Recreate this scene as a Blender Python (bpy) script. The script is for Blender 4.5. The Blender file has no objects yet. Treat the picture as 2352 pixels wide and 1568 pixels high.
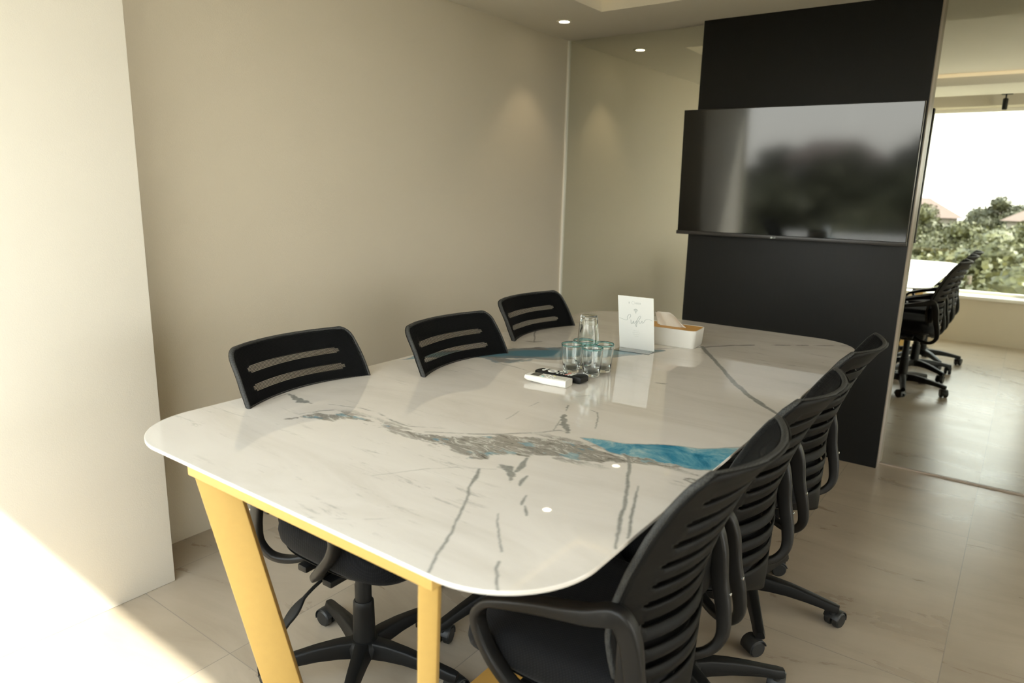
import bpy, bmesh, math, random
import numpy as np
from mathutils import Vector, Matrix, noise as mnoise

scene = bpy.context.scene
COL = scene.collection

# ------------------------------------------------------------------ camera
CAM_H = 1.45
yaw, pitch, roll = -0.6318, -0.2187, 0.0229
fwd = Vector((math.sin(yaw)*math.cos(pitch), math.cos(yaw)*math.cos(pitch), math.sin(pitch)))
rgt = Vector((math.cos(yaw), -math.sin(yaw), 0))
upv = rgt.cross(fwd)
r2 = rgt*math.cos(roll) + upv*math.sin(roll)
u2 = -rgt*math.sin(roll) + upv*math.cos(roll)
cam_data = bpy.data.cameras.new('camera')
cam = bpy.data.objects.new('camera', cam_data)
COL.objects.link(cam)
rot = Matrix((r2, u2, -fwd)).transposed()
cam.matrix_world = Matrix.Translation((0, 0, CAM_H)) @ rot.to_4x4()
cam_data.sensor_width = 36.0
cam_data.lens = 1601.57/2352*36.0
cam_data.clip_start = 0.05
cam_data.clip_end = 500
cam_data.dof.use_dof = True
cam_data.dof.focus_distance = 2.2
cam_data.dof.aperture_fstop = 3.2
scene.camera = cam

# ------------------------------------------------------------------ sky
world = bpy.data.worlds.new('sky')
scene.world = world
world.use_nodes = True
wn = world.node_tree
wn.nodes.clear()
w_out = wn.nodes.new('ShaderNodeOutputWorld')
w_bg = wn.nodes.new('ShaderNodeBackground')
w_tc = wn.nodes.new('ShaderNodeTexCoord')
w_sep = wn.nodes.new('ShaderNodeSeparateXYZ')
w_rmp = wn.nodes.new('ShaderNodeValToRGB')
wn.links.new(w_tc.outputs['Generated'], w_sep.inputs[0])
wn.links.new(w_sep.outputs['Z'], w_rmp.inputs[0])
w_rmp.color_ramp.elements[0].position = 0.0
w_rmp.color_ramp.elements[0].color = (1.0, 0.955, 0.90, 1)
w_rmp.color_ramp.elements[1].position = 0.6
w_rmp.color_ramp.elements[1].color = (0.78, 0.86, 0.96, 1)
wn.links.new(w_rmp.outputs[0], w_bg.inputs[0])
w_bg.inputs[1].default_value = 4.6
wn.links.new(w_bg.outputs[0], w_out.inputs[0])

# ------------------------------------------------------------------ sun
sun_d = bpy.data.lights.new('sun', 'SUN')
sun_d.energy = 10.0
sun_d.angle = math.radians(0.9)
sun_d.color = (1.0, 0.95, 0.86)
sun = bpy.data.objects.new('sun', sun_d)
COL.objects.link(sun)
sun.rotation_euler = Vector((-0.816, 0.578, -0.948)).to_track_quat('-Z', 'Y').to_euler()
sun.location = (6, -6, 9)

# ------------------------------------------------------------------ exposure
scene.view_settings.view_transform = 'Standard'
scene.view_settings.look = 'None'
scene.view_settings.exposure = 0.82
scene.view_settings.gamma = 1.0
scene.view_settings.use_curve_mapping = False
scene.cycles.max_bounces = 12
scene.cycles.diffuse_bounces = 6
scene.cycles.glossy_bounces = 6
scene.cycles.transparent_max_bounces = 16
scene.cycles.transmission_bounces = 10
scene.cycles.sample_clamp_indirect = 8.0
scene.cycles.caustics_reflective = False
scene.cycles.caustics_refractive = False

# ================================================================== helpers
def mesh_obj(name, verts, faces, mat=None, parent=None, smooth=False, loc=None, rot=None):
    me = bpy.data.meshes.new(name)
    me.from_pydata([tuple(v) for v in verts], [], faces)
    me.update()
    if smooth:
        me.shade_smooth()
    o = bpy.data.objects.new(name, me)
    COL.objects.link(o)
    if mat is not None:
        me.materials.append(mat)
    if parent is not None:
        o.parent = parent
    if loc is not None:
        o.location = loc
    if rot is not None:
        o.rotation_euler = rot
    return o

def bm_obj(name, bm, mat=None, parent=None, smooth=False, angle=None):
    bmesh.ops.recalc_face_normals(bm, faces=bm.faces[:])
    me = bpy.data.meshes.new(name)
    bm.to_mesh(me)
    bm.free()
    if smooth:
        me.shade_smooth()
        if angle:
            try:
                me.set_sharp_from_angle(angle=math.radians(angle))
            except Exception:
                pass
    o = bpy.data.objects.new(name, me)
    COL.objects.link(o)
    if mat is not None:
        me.materials.append(mat)
    if parent is not None:
        o.parent = parent
    return o

def add_box(bm, lo, hi, bevel=0.0, seg=2, M=None):
    x0, y0, z0 = lo
    x1, y1, z1 = hi
    vs = [bm.verts.new(c) for c in ((x0,y0,z0),(x1,y0,z0),(x1,y1,z0),(x0,y1,z0),(x0,y0,z1),(x1,y0,z1),(x1,y1,z1),(x0,y1,z1))]
    fs = [bm.faces.new([vs[i] for i in f]) for f in ((0,3,2,1),(4,5,6,7),(0,1,5,4),(1,2,6,5),(2,3,7,6),(3,0,4,7))]
    if bevel > 0:
        es = list({e for f in fs for e in f.edges})
        r = bmesh.ops.bevel(bm, geom=es, offset=bevel, segments=seg, affect='EDGES', profile=0.5)
        vs = list({v for f in r['faces'] for v in f.verts} | {v for v in vs if v.is_valid})
    if M is not None:
        bmesh.ops.transform(bm, matrix=M, verts=[v for v in vs if v.is_valid])
    return vs

def box(name, lo, hi, mat, parent=None, bevel=0.0, seg=2, smooth=None):
    bm = bmesh.new()
    add_box(bm, lo, hi, bevel, seg)
    return bm_obj(name, bm, mat, parent, smooth=(bevel > 0 if smooth is None else smooth), angle=35)

def add_lathe(bm, prof, n=32, center=(0, 0), M=None, cap=True):
    rings = []
    for r, z in prof:
        ring = []
        for i in range(n):
            a = 2*math.pi*i/n
            ring.append(bm.verts.new((center[0]+r*math.cos(a), center[1]+r*math.sin(a), z)))
        rings.append(ring)
    for a, b in zip(rings, rings[1:]):
        for i in range(n):
            bm.faces.new((a[i], a[(i+1) % n], b[(i+1) % n], b[i]))
    if cap:
        bm.faces.new(rings[0][::-1])
        bm.faces.new(rings[-1])
    vs = [v for r in rings for v in r]
    if M is not None:
        bmesh.ops.transform(bm, matrix=M, verts=vs)
    return vs

def catmull(pts, per=8, closed=False):
    P = [Vector(p) for p in pts]
    n = len(P)
    out = []
    segs = n if closed else n-1
    for i in range(segs):
        p0 = P[(i-1) % n] if closed else P[max(i-1, 0)]
        p1 = P[i % n]
        p2 = P[(i+1) % n]
        p3 = P[(i+2) % n] if closed else P[min(i+2, n-1)]
        for k in range(per):
            t = k/per
            out.append(0.5*((2*p1) + (-p0+p2)*t + (2*p0-5*p1+4*p2-p3)*t*t + (-p0+3*p1-3*p2+p3)*t*t*t))
    if not closed:
        out.append(P[-1])
    return out

def rrect(w, h, r, n=3):
    """rounded rectangle cross-section, list of (a, b)"""
    out = []
    r = min(r, w/2-1e-5, h/2-1e-5)
    for cx, cy, a0 in ((w/2-r, h/2-r, 0), (-w/2+r, h/2-r, 90), (-w/2+r, -h/2+r, 180), (w/2-r, -h/2+r, 270)):
        for k in range(n+1):
            a = math.radians(a0 + 90*k/n)
            out.append((cx+r*math.cos(a), cy+r*math.sin(a)))
    return out

def add_sweep(bm, path, sections, side, closed=False):
    """sweep: path points, sections one per point (list of (a,b)), side: fixed 'a' axis direction (Vector or list)"""
    n = len(path)
    rings = []
    for i, p in enumerate(path):
        if closed:
            t = path[(i+1) % n]-path[i-1]
        else:
            t = path[min(i+1, n-1)]-path[max(i-1, 0)]
        t.normalize()
        s = side[i] if isinstance(side, list) else side
        s = (s - t*s.dot(t)).normalized()
        b = t.cross(s)
        rings.append([bm.verts.new(p + s*a + b*c) for a, c in sections[i]])
    m = len(rings[0])
    rng = range(n) if closed else range(n-1)
    for i in rng:
        A, B = rings[i], rings[(i+1) % n]
        for k in range(m):
            bm.faces.new((A[k], A[(k+1) % m], B[(k+1) % m], B[k]))
    if not closed:
        bm.faces.new(rings[0][::-1])
        bm.faces.new(rings[-1])

def thing(name, label, cat, loc=(0, 0, 0), rz=0.0, group=None):
    o = bpy.data.objects.new(name, None)
    COL.objects.link(o)
    o.empty_display_size = 0.1
    o.location = loc
    o.rotation_euler = (0, 0, rz)
    o['label'] = label
    o['category'] = cat
    if group:
        o['group'] = group
    return o

def tag(o, label, cat, group=None):
    o['label'] = label
    o['category'] = cat
    if group:
        o['group'] = group
    return o

def struct(o):
    o['kind'] = 'structure'
    return o

def copy_tree(o, parent=None):
    c = o.copy()
    COL.objects.link(c)
    c.parent = parent
    for ch in list(o.children):
        copy_tree(ch, c)
    return c

# ================================================================== materials
def new_mat(name):
    m = bpy.data.materials.new(name)
    m.use_nodes = True
    nt = m.node_tree
    b = nt.nodes['Principled BSDF']
    return m, nt, b

def N(nt, t, **kw):
    n = nt.nodes.new(t)
    for k, v in kw.items():
        setattr(n, k, v)
    return n

def L(nt, a, b):
    nt.links.new(a, b)

def pbr(name, col, rough=0.5, metal=0.0, noise=0.0, nscale=20, bump=0.0, bscale=80, coat=0.0, spec=0.5, coord='Object', stretch=(1, 1, 1)):
    m, nt, b = new_mat(name)
    b.inputs['Roughness'].default_value = rough
    b.inputs['Metallic'].default_value = metal
    b.inputs['Specular IOR Level'].default_value = spec
    b.inputs['Coat Weight'].default_value = coat
    tc = N(nt, 'ShaderNodeTexCoord')
    mp = N(nt, 'ShaderNodeMapping')
    mp.inputs['Scale'].default_value = stretch
    L(nt, tc.outputs[coord], mp.inputs[0])
    nz = N(nt, 'ShaderNodeTexNoise')
    nz.inputs['Scale'].default_value = nscale
    nz.inputs['Detail'].default_value = 5
    L(nt, mp.outputs[0], nz.inputs['Vector'])
    mx = N(nt, 'ShaderNodeMix', data_type='RGBA')
    c = Vector(col[:3])
    mx.inputs['A'].default_value = (*(c*(1-noise)), 1)
    mx.inputs['B'].default_value = (*[min(1, x*(1+noise)) for x in c], 1)
    L(nt, nz.outputs['Fac'], mx.inputs['Factor'])
    L(nt, mx.outputs['Result'], b.inputs['Base Color'])
    if bump > 0:
        n2 = N(nt, 'ShaderNodeTexNoise')
        n2.inputs['Scale'].default_value = bscale
        n2.inputs['Detail'].default_value = 3
        L(nt, mp.outputs[0], n2.inputs['Vector'])
        bp = N(nt, 'ShaderNodeBump')
        bp.inputs['Strength'].default_value = bump
        bp.inputs['Distance'].default_value = 0.002
        L(nt, n2.outputs['Fac'], bp.inputs['Height'])
        L(nt, bp.outputs[0], b.inputs['Normal'])
    return m

M_wall = pbr('beige_wallcovering', (0.655, 0.59, 0.475), 0.75, noise=0.02, nscale=300, bump=0.35, bscale=500, spec=0.25, stretch=(1, 1, 0.25))
M_pier = pbr('cream_paint', (0.78, 0.74, 0.66), 0.8, noise=0.01, nscale=6, bump=0.15, bscale=250, spec=0.25)
M_ceil = pbr('ceiling_paint', (0.80, 0.76, 0.68), 0.9, noise=0.01, nscale=5, spec=0.2)
M_trimwhite = pbr('white_trim_paint', (0.82, 0.79, 0.71), 0.45, noise=0.01)
M_beigetrim = pbr('beige_edge_banding', (0.42, 0.35, 0.29), 0.35, noise=0.03, nscale=30)
M_alu = pbr('dark_window_aluminium', (0.05, 0.055, 0.055), 0.4, 0.6, noise=0.03)
M_blackplastic = pbr('black_plastic', (0.006, 0.0061, 0.0062), 0.45, spec=0.25, noise=0.08, nscale=40, bump=0.25, bscale=900)
M_shellplastic = pbr('black_shell_plastic', (0.0048, 0.0046, 0.0043), 0.55, spec=0.16, noise=0.05, nscale=30, bump=0.25, bscale=900)
M_armplastic = pbr('charcoal_arm_plastic', (0.009, 0.0083, 0.0077), 0.42, spec=0.3, noise=0.05, nscale=30, bump=0.15, bscale=900)
M_rubber = pbr('black_caster_nylon', (0.012, 0.0125, 0.013), 0.45, noise=0.05)
M_steel = pbr('bright_steel', (0.6, 0.6, 0.58), 0.25, 1.0, noise=0.03)
M_gold = pbr('gold_powder_coat', (0.55, 0.35, 0.10), 0.5, 0.1, noise=0.05, nscale=60, bump=0.08, bscale=600, spec=0.5)
M_golddark = pbr('brown_gold', (0.40, 0.215, 0.045), 0.5, 0.1, noise=0.05, nscale=40)  # darker, browner tone than the other frame parts, used on the spine beam
M_whiteplastic = pbr('white_plastic', (0.74, 0.73, 0.69), 0.35, noise=0.01)
M_paper = pbr('white_paper', (0.80, 0.81, 0.78), 0.6, noise=0.01, nscale=60)
M_ink = pbr('grey_ink', (0.42, 0.46, 0.44), 0.7, noise=0.05, nscale=200)
M_tissue = pbr('soft_tissue', (0.80, 0.76, 0.70), 0.95, noise=0.02, nscale=60, bump=0.4, bscale=300)
M_wood = pbr('light_bamboo', (0.66, 0.36, 0.10), 0.5, noise=0.22, nscale=12, stretch=(2, 18, 18))
M_lcd = pbr('grey_display', (0.10, 0.10, 0.09), 0.25, noise=0.02)
M_teal = pbr('teal_button', (0.30, 0.55, 0.52), 0.5, noise=0.02)
M_btn = pbr('grey_button', (0.62, 0.62, 0.58), 0.5, noise=0.02)
M_btnwhite = pbr('white_print', (0.78, 0.78, 0.74), 0.5, noise=0.02)
M_btnred = pbr('red_print', (0.7, 0.3, 0.25), 0.5, noise=0.02)
M_yellowbtn = pbr('yellow_button', (0.72, 0.70, 0.40), 0.5, noise=0.02)

def emis(name, col, s):
    m, nt, b = new_mat(name)
    b.inputs['Base Color'].default_value = (0.8, 0.8, 0.8, 1)
    b.inputs['Emission Color'].default_value = (*col, 1)
    b.inputs['Emission Strength'].default_value = s
    return m
M_lamp = emis('lamp_glow', (1.0, 0.87, 0.62), 9.0)
M_led = emis('warm_led_strip', (1.0, 0.70, 0.32), 0.30)

def glass_mat(name, tint, rough=0.0, ior=1.5):
    m, nt, b = new_mat(name)
    b.inputs['Base Color'].default_value = (*tint, 1)
    b.inputs['Roughness'].default_value = rough
    b.inputs['IOR'].default_value = ior
    b.inputs['Transmission Weight'].default_value = 1.0
    return m
M_glass = glass_mat('drinking_glass', (0.97, 1.0, 1.0), 0.03)
M_glassrim = glass_mat('aqua_glass_rim', (0.45, 0.84, 0.86))
M_acrylic = glass_mat('clear_acrylic', (0.98, 1, 0.99), 0.02, 1.3)

# window pane: clear sheet that reflects a little and lets daylight through
m, nt, b = new_mat('window_pane'); M_pane = m
nt.nodes.remove(b)
o_ = nt.nodes['Material Output']
tr = N(nt, 'ShaderNodeBsdfTransparent'); tr.inputs[0].default_value = (0.95, 0.97, 0.95, 1)
gl = N(nt, 'ShaderNodeBsdfGlossy'); gl.inputs['Roughness'].default_value = 0.01
mx = N(nt, 'ShaderNodeMixShader')
mx.inputs[0].default_value = 0.05; L(nt, tr.outputs[0], mx.inputs[1]); L(nt, gl.outputs[0], mx.inputs[2])
L(nt, mx.outputs[0], o_.inputs['Surface'])

# mirror
m, nt, b = new_mat('mirror_silvering'); M_mirror = m
b.inputs['Base Color'].default_value = (0.80, 0.81, 0.73, 1)
b.inputs['Metallic'].default_value = 1.0
b.inputs['Roughness'].default_value = 0.0

# tv screen
m, nt, b = new_mat('tv_screen'); M_screen = m
b.inputs['Base Color'].default_value = (0.004, 0.0045, 0.0045, 1)
b.inputs['Roughness'].default_value = 0.07
b.inputs['IOR'].default_value = 1.62
M_bezel = pbr('tv_bezel', (0.03, 0.028, 0.027), 0.35, noise=0.03)
M_logo = pbr('tv_logo_silver', (0.42, 0.46, 0.43), 0.4, 0.3, noise=0.02)

# dark panel laminate, fine vertical grain
M_panel = pbr('dark_laminate', (0.0075, 0.0083, 0.0088), 0.45, spec=0.3, noise=0.25, nscale=18, bump=0.2, bscale=120, stretch=(12, 12, 0.6))

# woven chair fabric
def fabric(name, col, scale=420, strength=0.6):
    m, nt, b = new_mat(name)
    b.inputs['Roughness'].default_value = 0.85
    b.inputs['Sheen Weight'].default_value = 0.03
    b.inputs['Sheen Roughness'].default_value = 0.5
    b.inputs['Specular IOR Level'].default_value = 0.15
    tc = N(nt, 'ShaderNodeTexCoord')
    mp = N(nt, 'ShaderNodeMapping')
    mp.inputs['Rotation'].default_value = (0.5, 0.6, 0.75)
    L(nt, tc.outputs['Object'], mp.inputs[0])
    w1 = N(nt, 'ShaderNodeTexWave'); w1.bands_direction = 'X'
    w1.inputs['Scale'].default_value = scale/6.0
    w2 = N(nt, 'ShaderNodeTexWave'); w2.bands_direction = 'Y'
    w2.inputs['Scale'].default_value = scale/6.0
    L(nt, mp.outputs[0], w1.inputs[0]); L(nt, mp.outputs[0], w2.inputs[0])
    mu = N(nt, 'ShaderNodeMath', operation='MULTIPLY')
    L(nt, w1.outputs['Fac'], mu.inputs[0]); L(nt, w2.outputs['Fac'], mu.inputs[1])
    mx = N(nt, 'ShaderNodeMix', data_type='RGBA')
    mx.inputs['A'].default_value = (*[c*0.6 for c in col], 1)
    mx.inputs['B'].default_value = (*[c*1.6 for c in col], 1)
    L(nt, mu.outputs[0], mx.inputs['Factor'])
    L(nt, mx.outputs['Result'], b.inputs['Base Color'])
    bp = N(nt, 'ShaderNodeBump'); bp.inputs['Strength'].default_value = strength; bp.inputs['Distance'].default_value = 0.001
    L(nt, mu.outputs[0], bp.inputs['Height']); L(nt, bp.outputs[0], b.inputs['Normal'])
    return m
M_seatfabric = fabric('black_seat_fabric', (0.0060, 0.0060, 0.0066), strength=0.4)

# perforated mesh of the backrest: real see-through holes
m, nt, b = new_mat('black_mesh_fabric'); M_mesh = m
b.inputs['Base Color'].default_value = (0.004, 0.0042, 0.0045, 1)
b.inputs['Roughness'].default_value = 0.8
b.inputs['Specular IOR Level'].default_value = 0.12
b.inputs['Sheen Weight'].default_value = 0.01
tc = N(nt, 'ShaderNodeTexCoord')
sp = N(nt, 'ShaderNodeSeparateXYZ'); L(nt, tc.outputs['Object'], sp.inputs[0])
def lin(a, b_, ka, kb):
    m1 = N(nt, 'ShaderNodeMath', operation='MULTIPLY'); L(nt, a, m1.inputs[0]); m1.inputs[1].default_value = ka
    m2 = N(nt, 'ShaderNodeMath', operation='MULTIPLY_ADD'); L(nt, b_, m2.inputs[0]); m2.inputs[1].default_value = kb
    L(nt, m1.outputs[0], m2.inputs[2])
    s = N(nt, 'ShaderNodeMath', operation='SINE'); L(nt, m2.outputs[0], s.inputs[0])
    return s.outputs[0]
K = 2*math.pi/0.0062
s1 = lin(sp.outputs['Y'], sp.outputs['Z'], K, K)
s2 = lin(sp.outputs['Y'], sp.outputs['Z'], K, -K)
pr = N(nt, 'ShaderNodeMath', operation='MULTIPLY'); L(nt, s1, pr.inputs[0]); L(nt, s2, pr.inputs[1])
gt = N(nt, 'ShaderNodeMath', operation='GREATER_THAN'); L(nt, pr.outputs[0], gt.inputs[0]); gt.inputs[1].default_value = 0.20
iv = N(nt, 'ShaderNodeMath', operation='SUBTRACT'); iv.inputs[0].default_value = 1.0; L(nt, gt.outputs[0], iv.inputs[1])
L(nt, iv.outputs[0], b.inputs['Alpha'])
bpn = N(nt, 'ShaderNodeBump'); bpn.inputs['Strength'].default_value = 0.5; bpn.inputs['Distance'].default_value = 0.001; bpn.invert = True
L(nt, pr.outputs[0], bpn.inputs['Height']); L(nt, bpn.outputs[0], b.inputs['Normal'])

# perforated trim of the backrest edge (dots in colour, not see-through)
m, nt, b = new_mat('perforated_edge_fabric'); M_edge = m
b.inputs['Roughness'].default_value = 0.7
tc = N(nt, 'ShaderNodeTexCoord')
vo = N(nt, 'ShaderNodeTexVoronoi'); vo.inputs['Scale'].default_value = 230; vo.inputs['Randomness'].default_value = 0.25
L(nt, tc.outputs['Object'], vo.inputs['Vector'])
rp = N(nt, 'ShaderNodeValToRGB')
rp.color_ramp.elements[0].position = 0.32; rp.color_ramp.elements[0].color = (0.006, 0.0065, 0.007, 1)
rp.color_ramp.elements[1].position = 0.5; rp.color_ramp.elements[1].color = (0.034, 0.034, 0.032, 1)
L(nt, vo.outputs['Distance'], rp.inputs[0]); L(nt, rp.outputs[0], b.inputs['Base Color'])

# floor: large stone-look porcelain tiles
m, nt, b = new_mat('stone_floor_tiles'); M_floor = m
b.inputs['Specular IOR Level'].default_value = 0.45
tc = N(nt, 'ShaderNodeTexCoord')
sp = N(nt, 'ShaderNodeSeparateXYZ'); L(nt, tc.outputs['Object'], sp.inputs[0])
def mth(op, a, b_=None, c=None):
    n = N(nt, 'ShaderNodeMath', operation=op)
    for i, v in enumerate((a, b_, c)):
        if v is None: continue
        if isinstance(v, (int, float)): n.inputs[i].default_value = v
        else: L(nt, v, n.inputs[i])
    return n.outputs[0]
TX, TY = 0.60, 1.20
ux = mth('DIVIDE', mth('ADD', sp.outputs['X'], 0.03+6.0), TX)
uy = mth('DIVIDE', mth('ADD', sp.outputs['Y'], -1.04+12.0), TY)
fx_ = mth('FRACT', ux); fy_ = mth('FRACT', uy)
ix = mth('FLOOR', ux); iy = mth('FLOOR', uy)
dx_ = mth('MULTIPLY', mth('MINIMUM', fx_, mth('SUBTRACT', 1.0, fx_)), TX)
dy_ = mth('MULTIPLY', mth('MINIMUM', fy_, mth('SUBTRACT', 1.0, fy_)), TY)
dd = mth('MINIMUM', dx_, dy_)
joint = mth('LESS_THAN', dd, 0.0016)
wn_ = N(nt, 'ShaderNodeTexWhiteNoise', noise_dimensions='2D')
cb = N(nt, 'ShaderNodeCombineXYZ'); L(nt, ix, cb.inputs[0]); L(nt, iy, cb.inputs[1]); L(nt, cb.outputs[0], wn_.inputs['Vector'])
off = N(nt, 'ShaderNodeVectorMath', operation='MULTIPLY_ADD')
L(nt, wn_.outputs['Color'], off.inputs[0]); off.inputs[1].default_value = (7, 7, 7); L(nt, tc.outputs['Object'], off.inputs[2])
vr = N(nt, 'ShaderNodeVectorRotate'); vr.rotation_type = 'Z_AXIS'
L(nt, off.outputs[0], vr.inputs['Vector'])
ang = mth('MULTIPLY_ADD', wn_.outputs['Value'], 0.9, -0.75)
L(nt, ang, vr.inputs['Angle'])
mp = N(nt, 'ShaderNodeMapping'); mp.inputs['Scale'].default_value = (1.2, 4.5, 1)
L(nt, vr.outputs[0], mp.inputs[0])
n1 = N(nt, 'ShaderNodeTexNoise'); n1.inputs['Scale'].default_value = 1.3; n1.inputs['Detail'].default_value = 9; n1.inputs['Roughness'].default_value = 0.62; n1.inputs['Distortion'].default_value = 0.7
L(nt, mp.outputs[0], n1.inputs['Vector'])
n2 = N(nt, 'ShaderNodeTexNoise'); n2.inputs['Scale'].default_value = 2.0; n2.inputs['Detail'].default_value = 6
L(nt, off.outputs[0], n2.inputs['Vector'])
rp = N(nt, 'ShaderNodeValToRGB')
e = rp.color_ramp.elements
e[0].position = 0.28; e[0].color = (0.365, 0.30, 0.23, 1)
e[1].position = 0.70; e[1].color = (0.475, 0.405, 0.32, 1)
x = e.new(0.48); x.color = (0.425, 0.36, 0.28, 1)
L(nt, n1.outputs['Fac'], rp.inputs[0])
m3 = N(nt, 'ShaderNodeMix', data_type='RGBA'); m3.blend_type = 'MULTIPLY'; m3.inputs['Factor'].default_value = 0.55
L(nt, rp.outputs[0], m3.inputs['A'])
rp2 = N(nt, 'ShaderNodeValToRGB'); rp2.color_ramp.elements[0].position = 0.35; rp2.color_ramp.elements[0].color = (0.86, 0.85, 0.83, 1); rp2.color_ramp.elements[1].position = 0.6; rp2.color_ramp.elements[1].color = (1.08, 1.08, 1.08, 1)
L(nt, n2.outputs['Fac'], rp2.inputs[0]); L(nt, rp2.outputs[0], m3.inputs['B'])
m4 = N(nt, 'ShaderNodeMix', data_type='RGBA'); L(nt, joint, m4.inputs['Factor'])
L(nt, m3.outputs['Result'], m4.inputs['A']); m4.inputs['B'].default_value = (0.30, 0.26, 0.21, 1)
L(nt, m4.outputs['Result'], b.inputs['Base Color'])
rr = N(nt, 'ShaderNodeMapRange'); rr.inputs['To Min'].default_value = 0.22; rr.inputs['To Max'].default_value = 0.36
L(nt, n1.outputs['Fac'], rr.inputs['Value']); L(nt, rr.outputs[0], b.inputs['Roughness'])
bpn = N(nt, 'ShaderNodeBump'); bpn.inputs['Strength'].default_value = 0.12; bpn.inputs['Distance'].default_value = 0.002
L(nt, n1.outputs['Fac'], bpn.inputs['Height']); L(nt, bpn.outputs[0], b.inputs['Normal'])

# table slab: polished marble print, masks for the veins come with the mesh
m, nt, b = new_mat('polished_marble'); M_marble = m
b.inputs['Roughness'].default_value = 0.012
b.inputs['IOR'].default_value = 1.72
tc = N(nt, 'ShaderNodeTexCoord')
at = N(nt, 'ShaderNodeAttribute'); at.attribute_name = 'veins'
sc_ = N(nt, 'ShaderNodeSeparateColor'); L(nt, at.outputs['Color'], sc_.inputs[0])
at2 = N(nt, 'ShaderNodeAttribute'); at2.attribute_name = 'streaks'
sc2 = N(nt, 'ShaderNodeSeparateColor'); L(nt, at2.outputs['Color'], sc2.inputs[0])
def noise_(scale, detail=6, rough=0.6, dist=0.0, stretch=(1, 1, 1), rz=0.0):
    mp = N(nt, 'ShaderNodeMapping'); mp.inputs['Scale'].default_value = stretch; mp.inputs['Rotation'].default_value = (0, 0, rz)
    L(nt, tc.outputs['Object'], mp.inputs[0])
    n = N(nt, 'ShaderNodeTexNoise'); n.inputs['Scale'].default_value = scale; n.inputs['Detail'].default_value = detail
    n.inputs['Roughness'].default_value = rough; n.inputs['Distortion'].default_value = dist
    L(nt, mp.outputs[0], n.inputs['Vector'])
    return n.outputs['Fac']
def ramp(fac, stops):
    r = N(nt, 'ShaderNodeValToRGB')
    e = r.color_ramp.elements
    e[0].position, e[0].color = stops[0][0], (*stops[0][1], 1)
    e[1].position, e[1].color = stops[-1][0], (*stops[-1][1], 1)
    for p_, c in stops[1:-1]:
        q = e.new(p_); q.color = (*c, 1)
    L(nt, fac, r.inputs[0])
    return r.outputs[0]
def mixc(f, a, b_):
    x = N(nt, 'ShaderNodeMix', data_type='RGBA')
    for v, k in ((f, 'Factor'), (a, 'A'), (b_, 'B')):
        if isinstance(v, (int, float)): x.inputs[k].default_value = v
        elif isinstance(v, tuple): x.inputs[k].default_value = (*v, 1)
        else: L(nt, v, x.inputs[k])
    return x.outputs['Result']
base = ramp(noise_(2.2, 8, 0.6, 0.8, (1, 3, 1), 0.3), [(0.3, (0.60, 0.56, 0.51)), (0.5, (0.67, 0.63, 0.585)), (0.75, (0.72, 0.685, 0.64))])
scr = noise_(5.0, 12, 0.78, 0.4, (1, 7, 1), 0.15)
fleck = ramp(scr, [(0.575, (0, 0, 0)), (0.64, (1, 1, 1))])
fmask = ramp(noise_(1.8, 3, 0.5, 0.0), [(0.45, (0, 0, 0)), (0.62, (1, 1, 1))])
fl = mth('MULTIPLY', mth('MULTIPLY', fleck, fmask), 0.6)
c0 = mixc(fl, base, (0.30, 0.29, 0.27))
fine = noise_(11, 10, 0.74, 2.2, (1, 3.2, 1), 0.0)
fine2 = noise_(75, 6, 0.7, 0.6)
crack = ramp(fine, [(0.33, (0.085, 0.08, 0.07)), (0.41, (0.19, 0.175, 0.155)), (0.47, (0.33, 0.31, 0.28)), (0.51, (0.24, 0.225, 0.20)), (0.55, (0.40, 0.38, 0.345)), (0.59, (0.62, 0.60, 0.55)), (0.64, (0.36, 0.34, 0.31))])
c1 = mixc(sc_.outputs[0], c0, crack)
bluec = ramp(noise_(8, 10, 0.68, 0.8, (1, 1.3, 1), 0.0), [(0.33, (0.014, 0.12, 0.21)), (0.42, (0.04, 0.225, 0.35)), (0.50, (0.12, 0.33, 0.43)), (0.59, (0.30, 0.46, 0.50)), (0.70, (0.52, 0.58, 0.56))])
c2 = mixc(sc_.outputs[1], c1, bluec)
greyc = ramp(fine2, [(0.35, (0.235, 0.235, 0.22)), (0.65, (0.33, 0.325, 0.30))])
c3 = mixc(sc_.outputs[2], c2, greyc)
smoke = ramp(noise_(7, 7, 0.6, 0.7, (1, 2.4, 1)), [(0.30, (0.17, 0.155, 0.14)), (0.45, (0.25, 0.24, 0.23)), (0.58, (0.20, 0.27, 0.31)), (0.72, (0.32, 0.30, 0.275))])
smoke = mixc(sc2.outputs[1], smoke, (0.115, 0.235, 0.295))
c4 = mixc(sc2.outputs[0], c3, smoke)
c5 = mixc(sc2.outputs[2], c4, (0.84, 0.83, 0.80))
L(nt, c5, b.inputs['Base Color'])

# leaves, bark, ground, houses
m, nt, b = new_mat('tree_leaves'); M_leaf = m
tc = N(nt, 'ShaderNodeTexCoord'); oi = N(nt, 'ShaderNodeObjectInfo')
nz = N(nt, 'ShaderNodeTexNoise'); nz.inputs['Scale'].default_value = 13; nz.inputs['Detail'].default_value = 9; nz.inputs['Roughness'].default_value = 0.7
L(nt, tc.outputs['Object'], nz.inputs['Vector'])
rp = N(nt, 'ShaderNodeValToRGB'); e = rp.color_ramp.elements
e[0].position = 0.32; e[0].color = (0.010, 0.0125, 0.004, 1); e[1].position = 0.68; e[1].color = (0.135, 0.128, 0.042, 1)
L(nt, nz.outputs['Fac'], rp.inputs[0])
hs = N(nt, 'ShaderNodeHueSaturation')
mr = N(nt, 'ShaderNodeMapRange'); mr.inputs['To Min'].default_value = 0.6; mr.inputs['To Max'].default_value = 1.25
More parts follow.
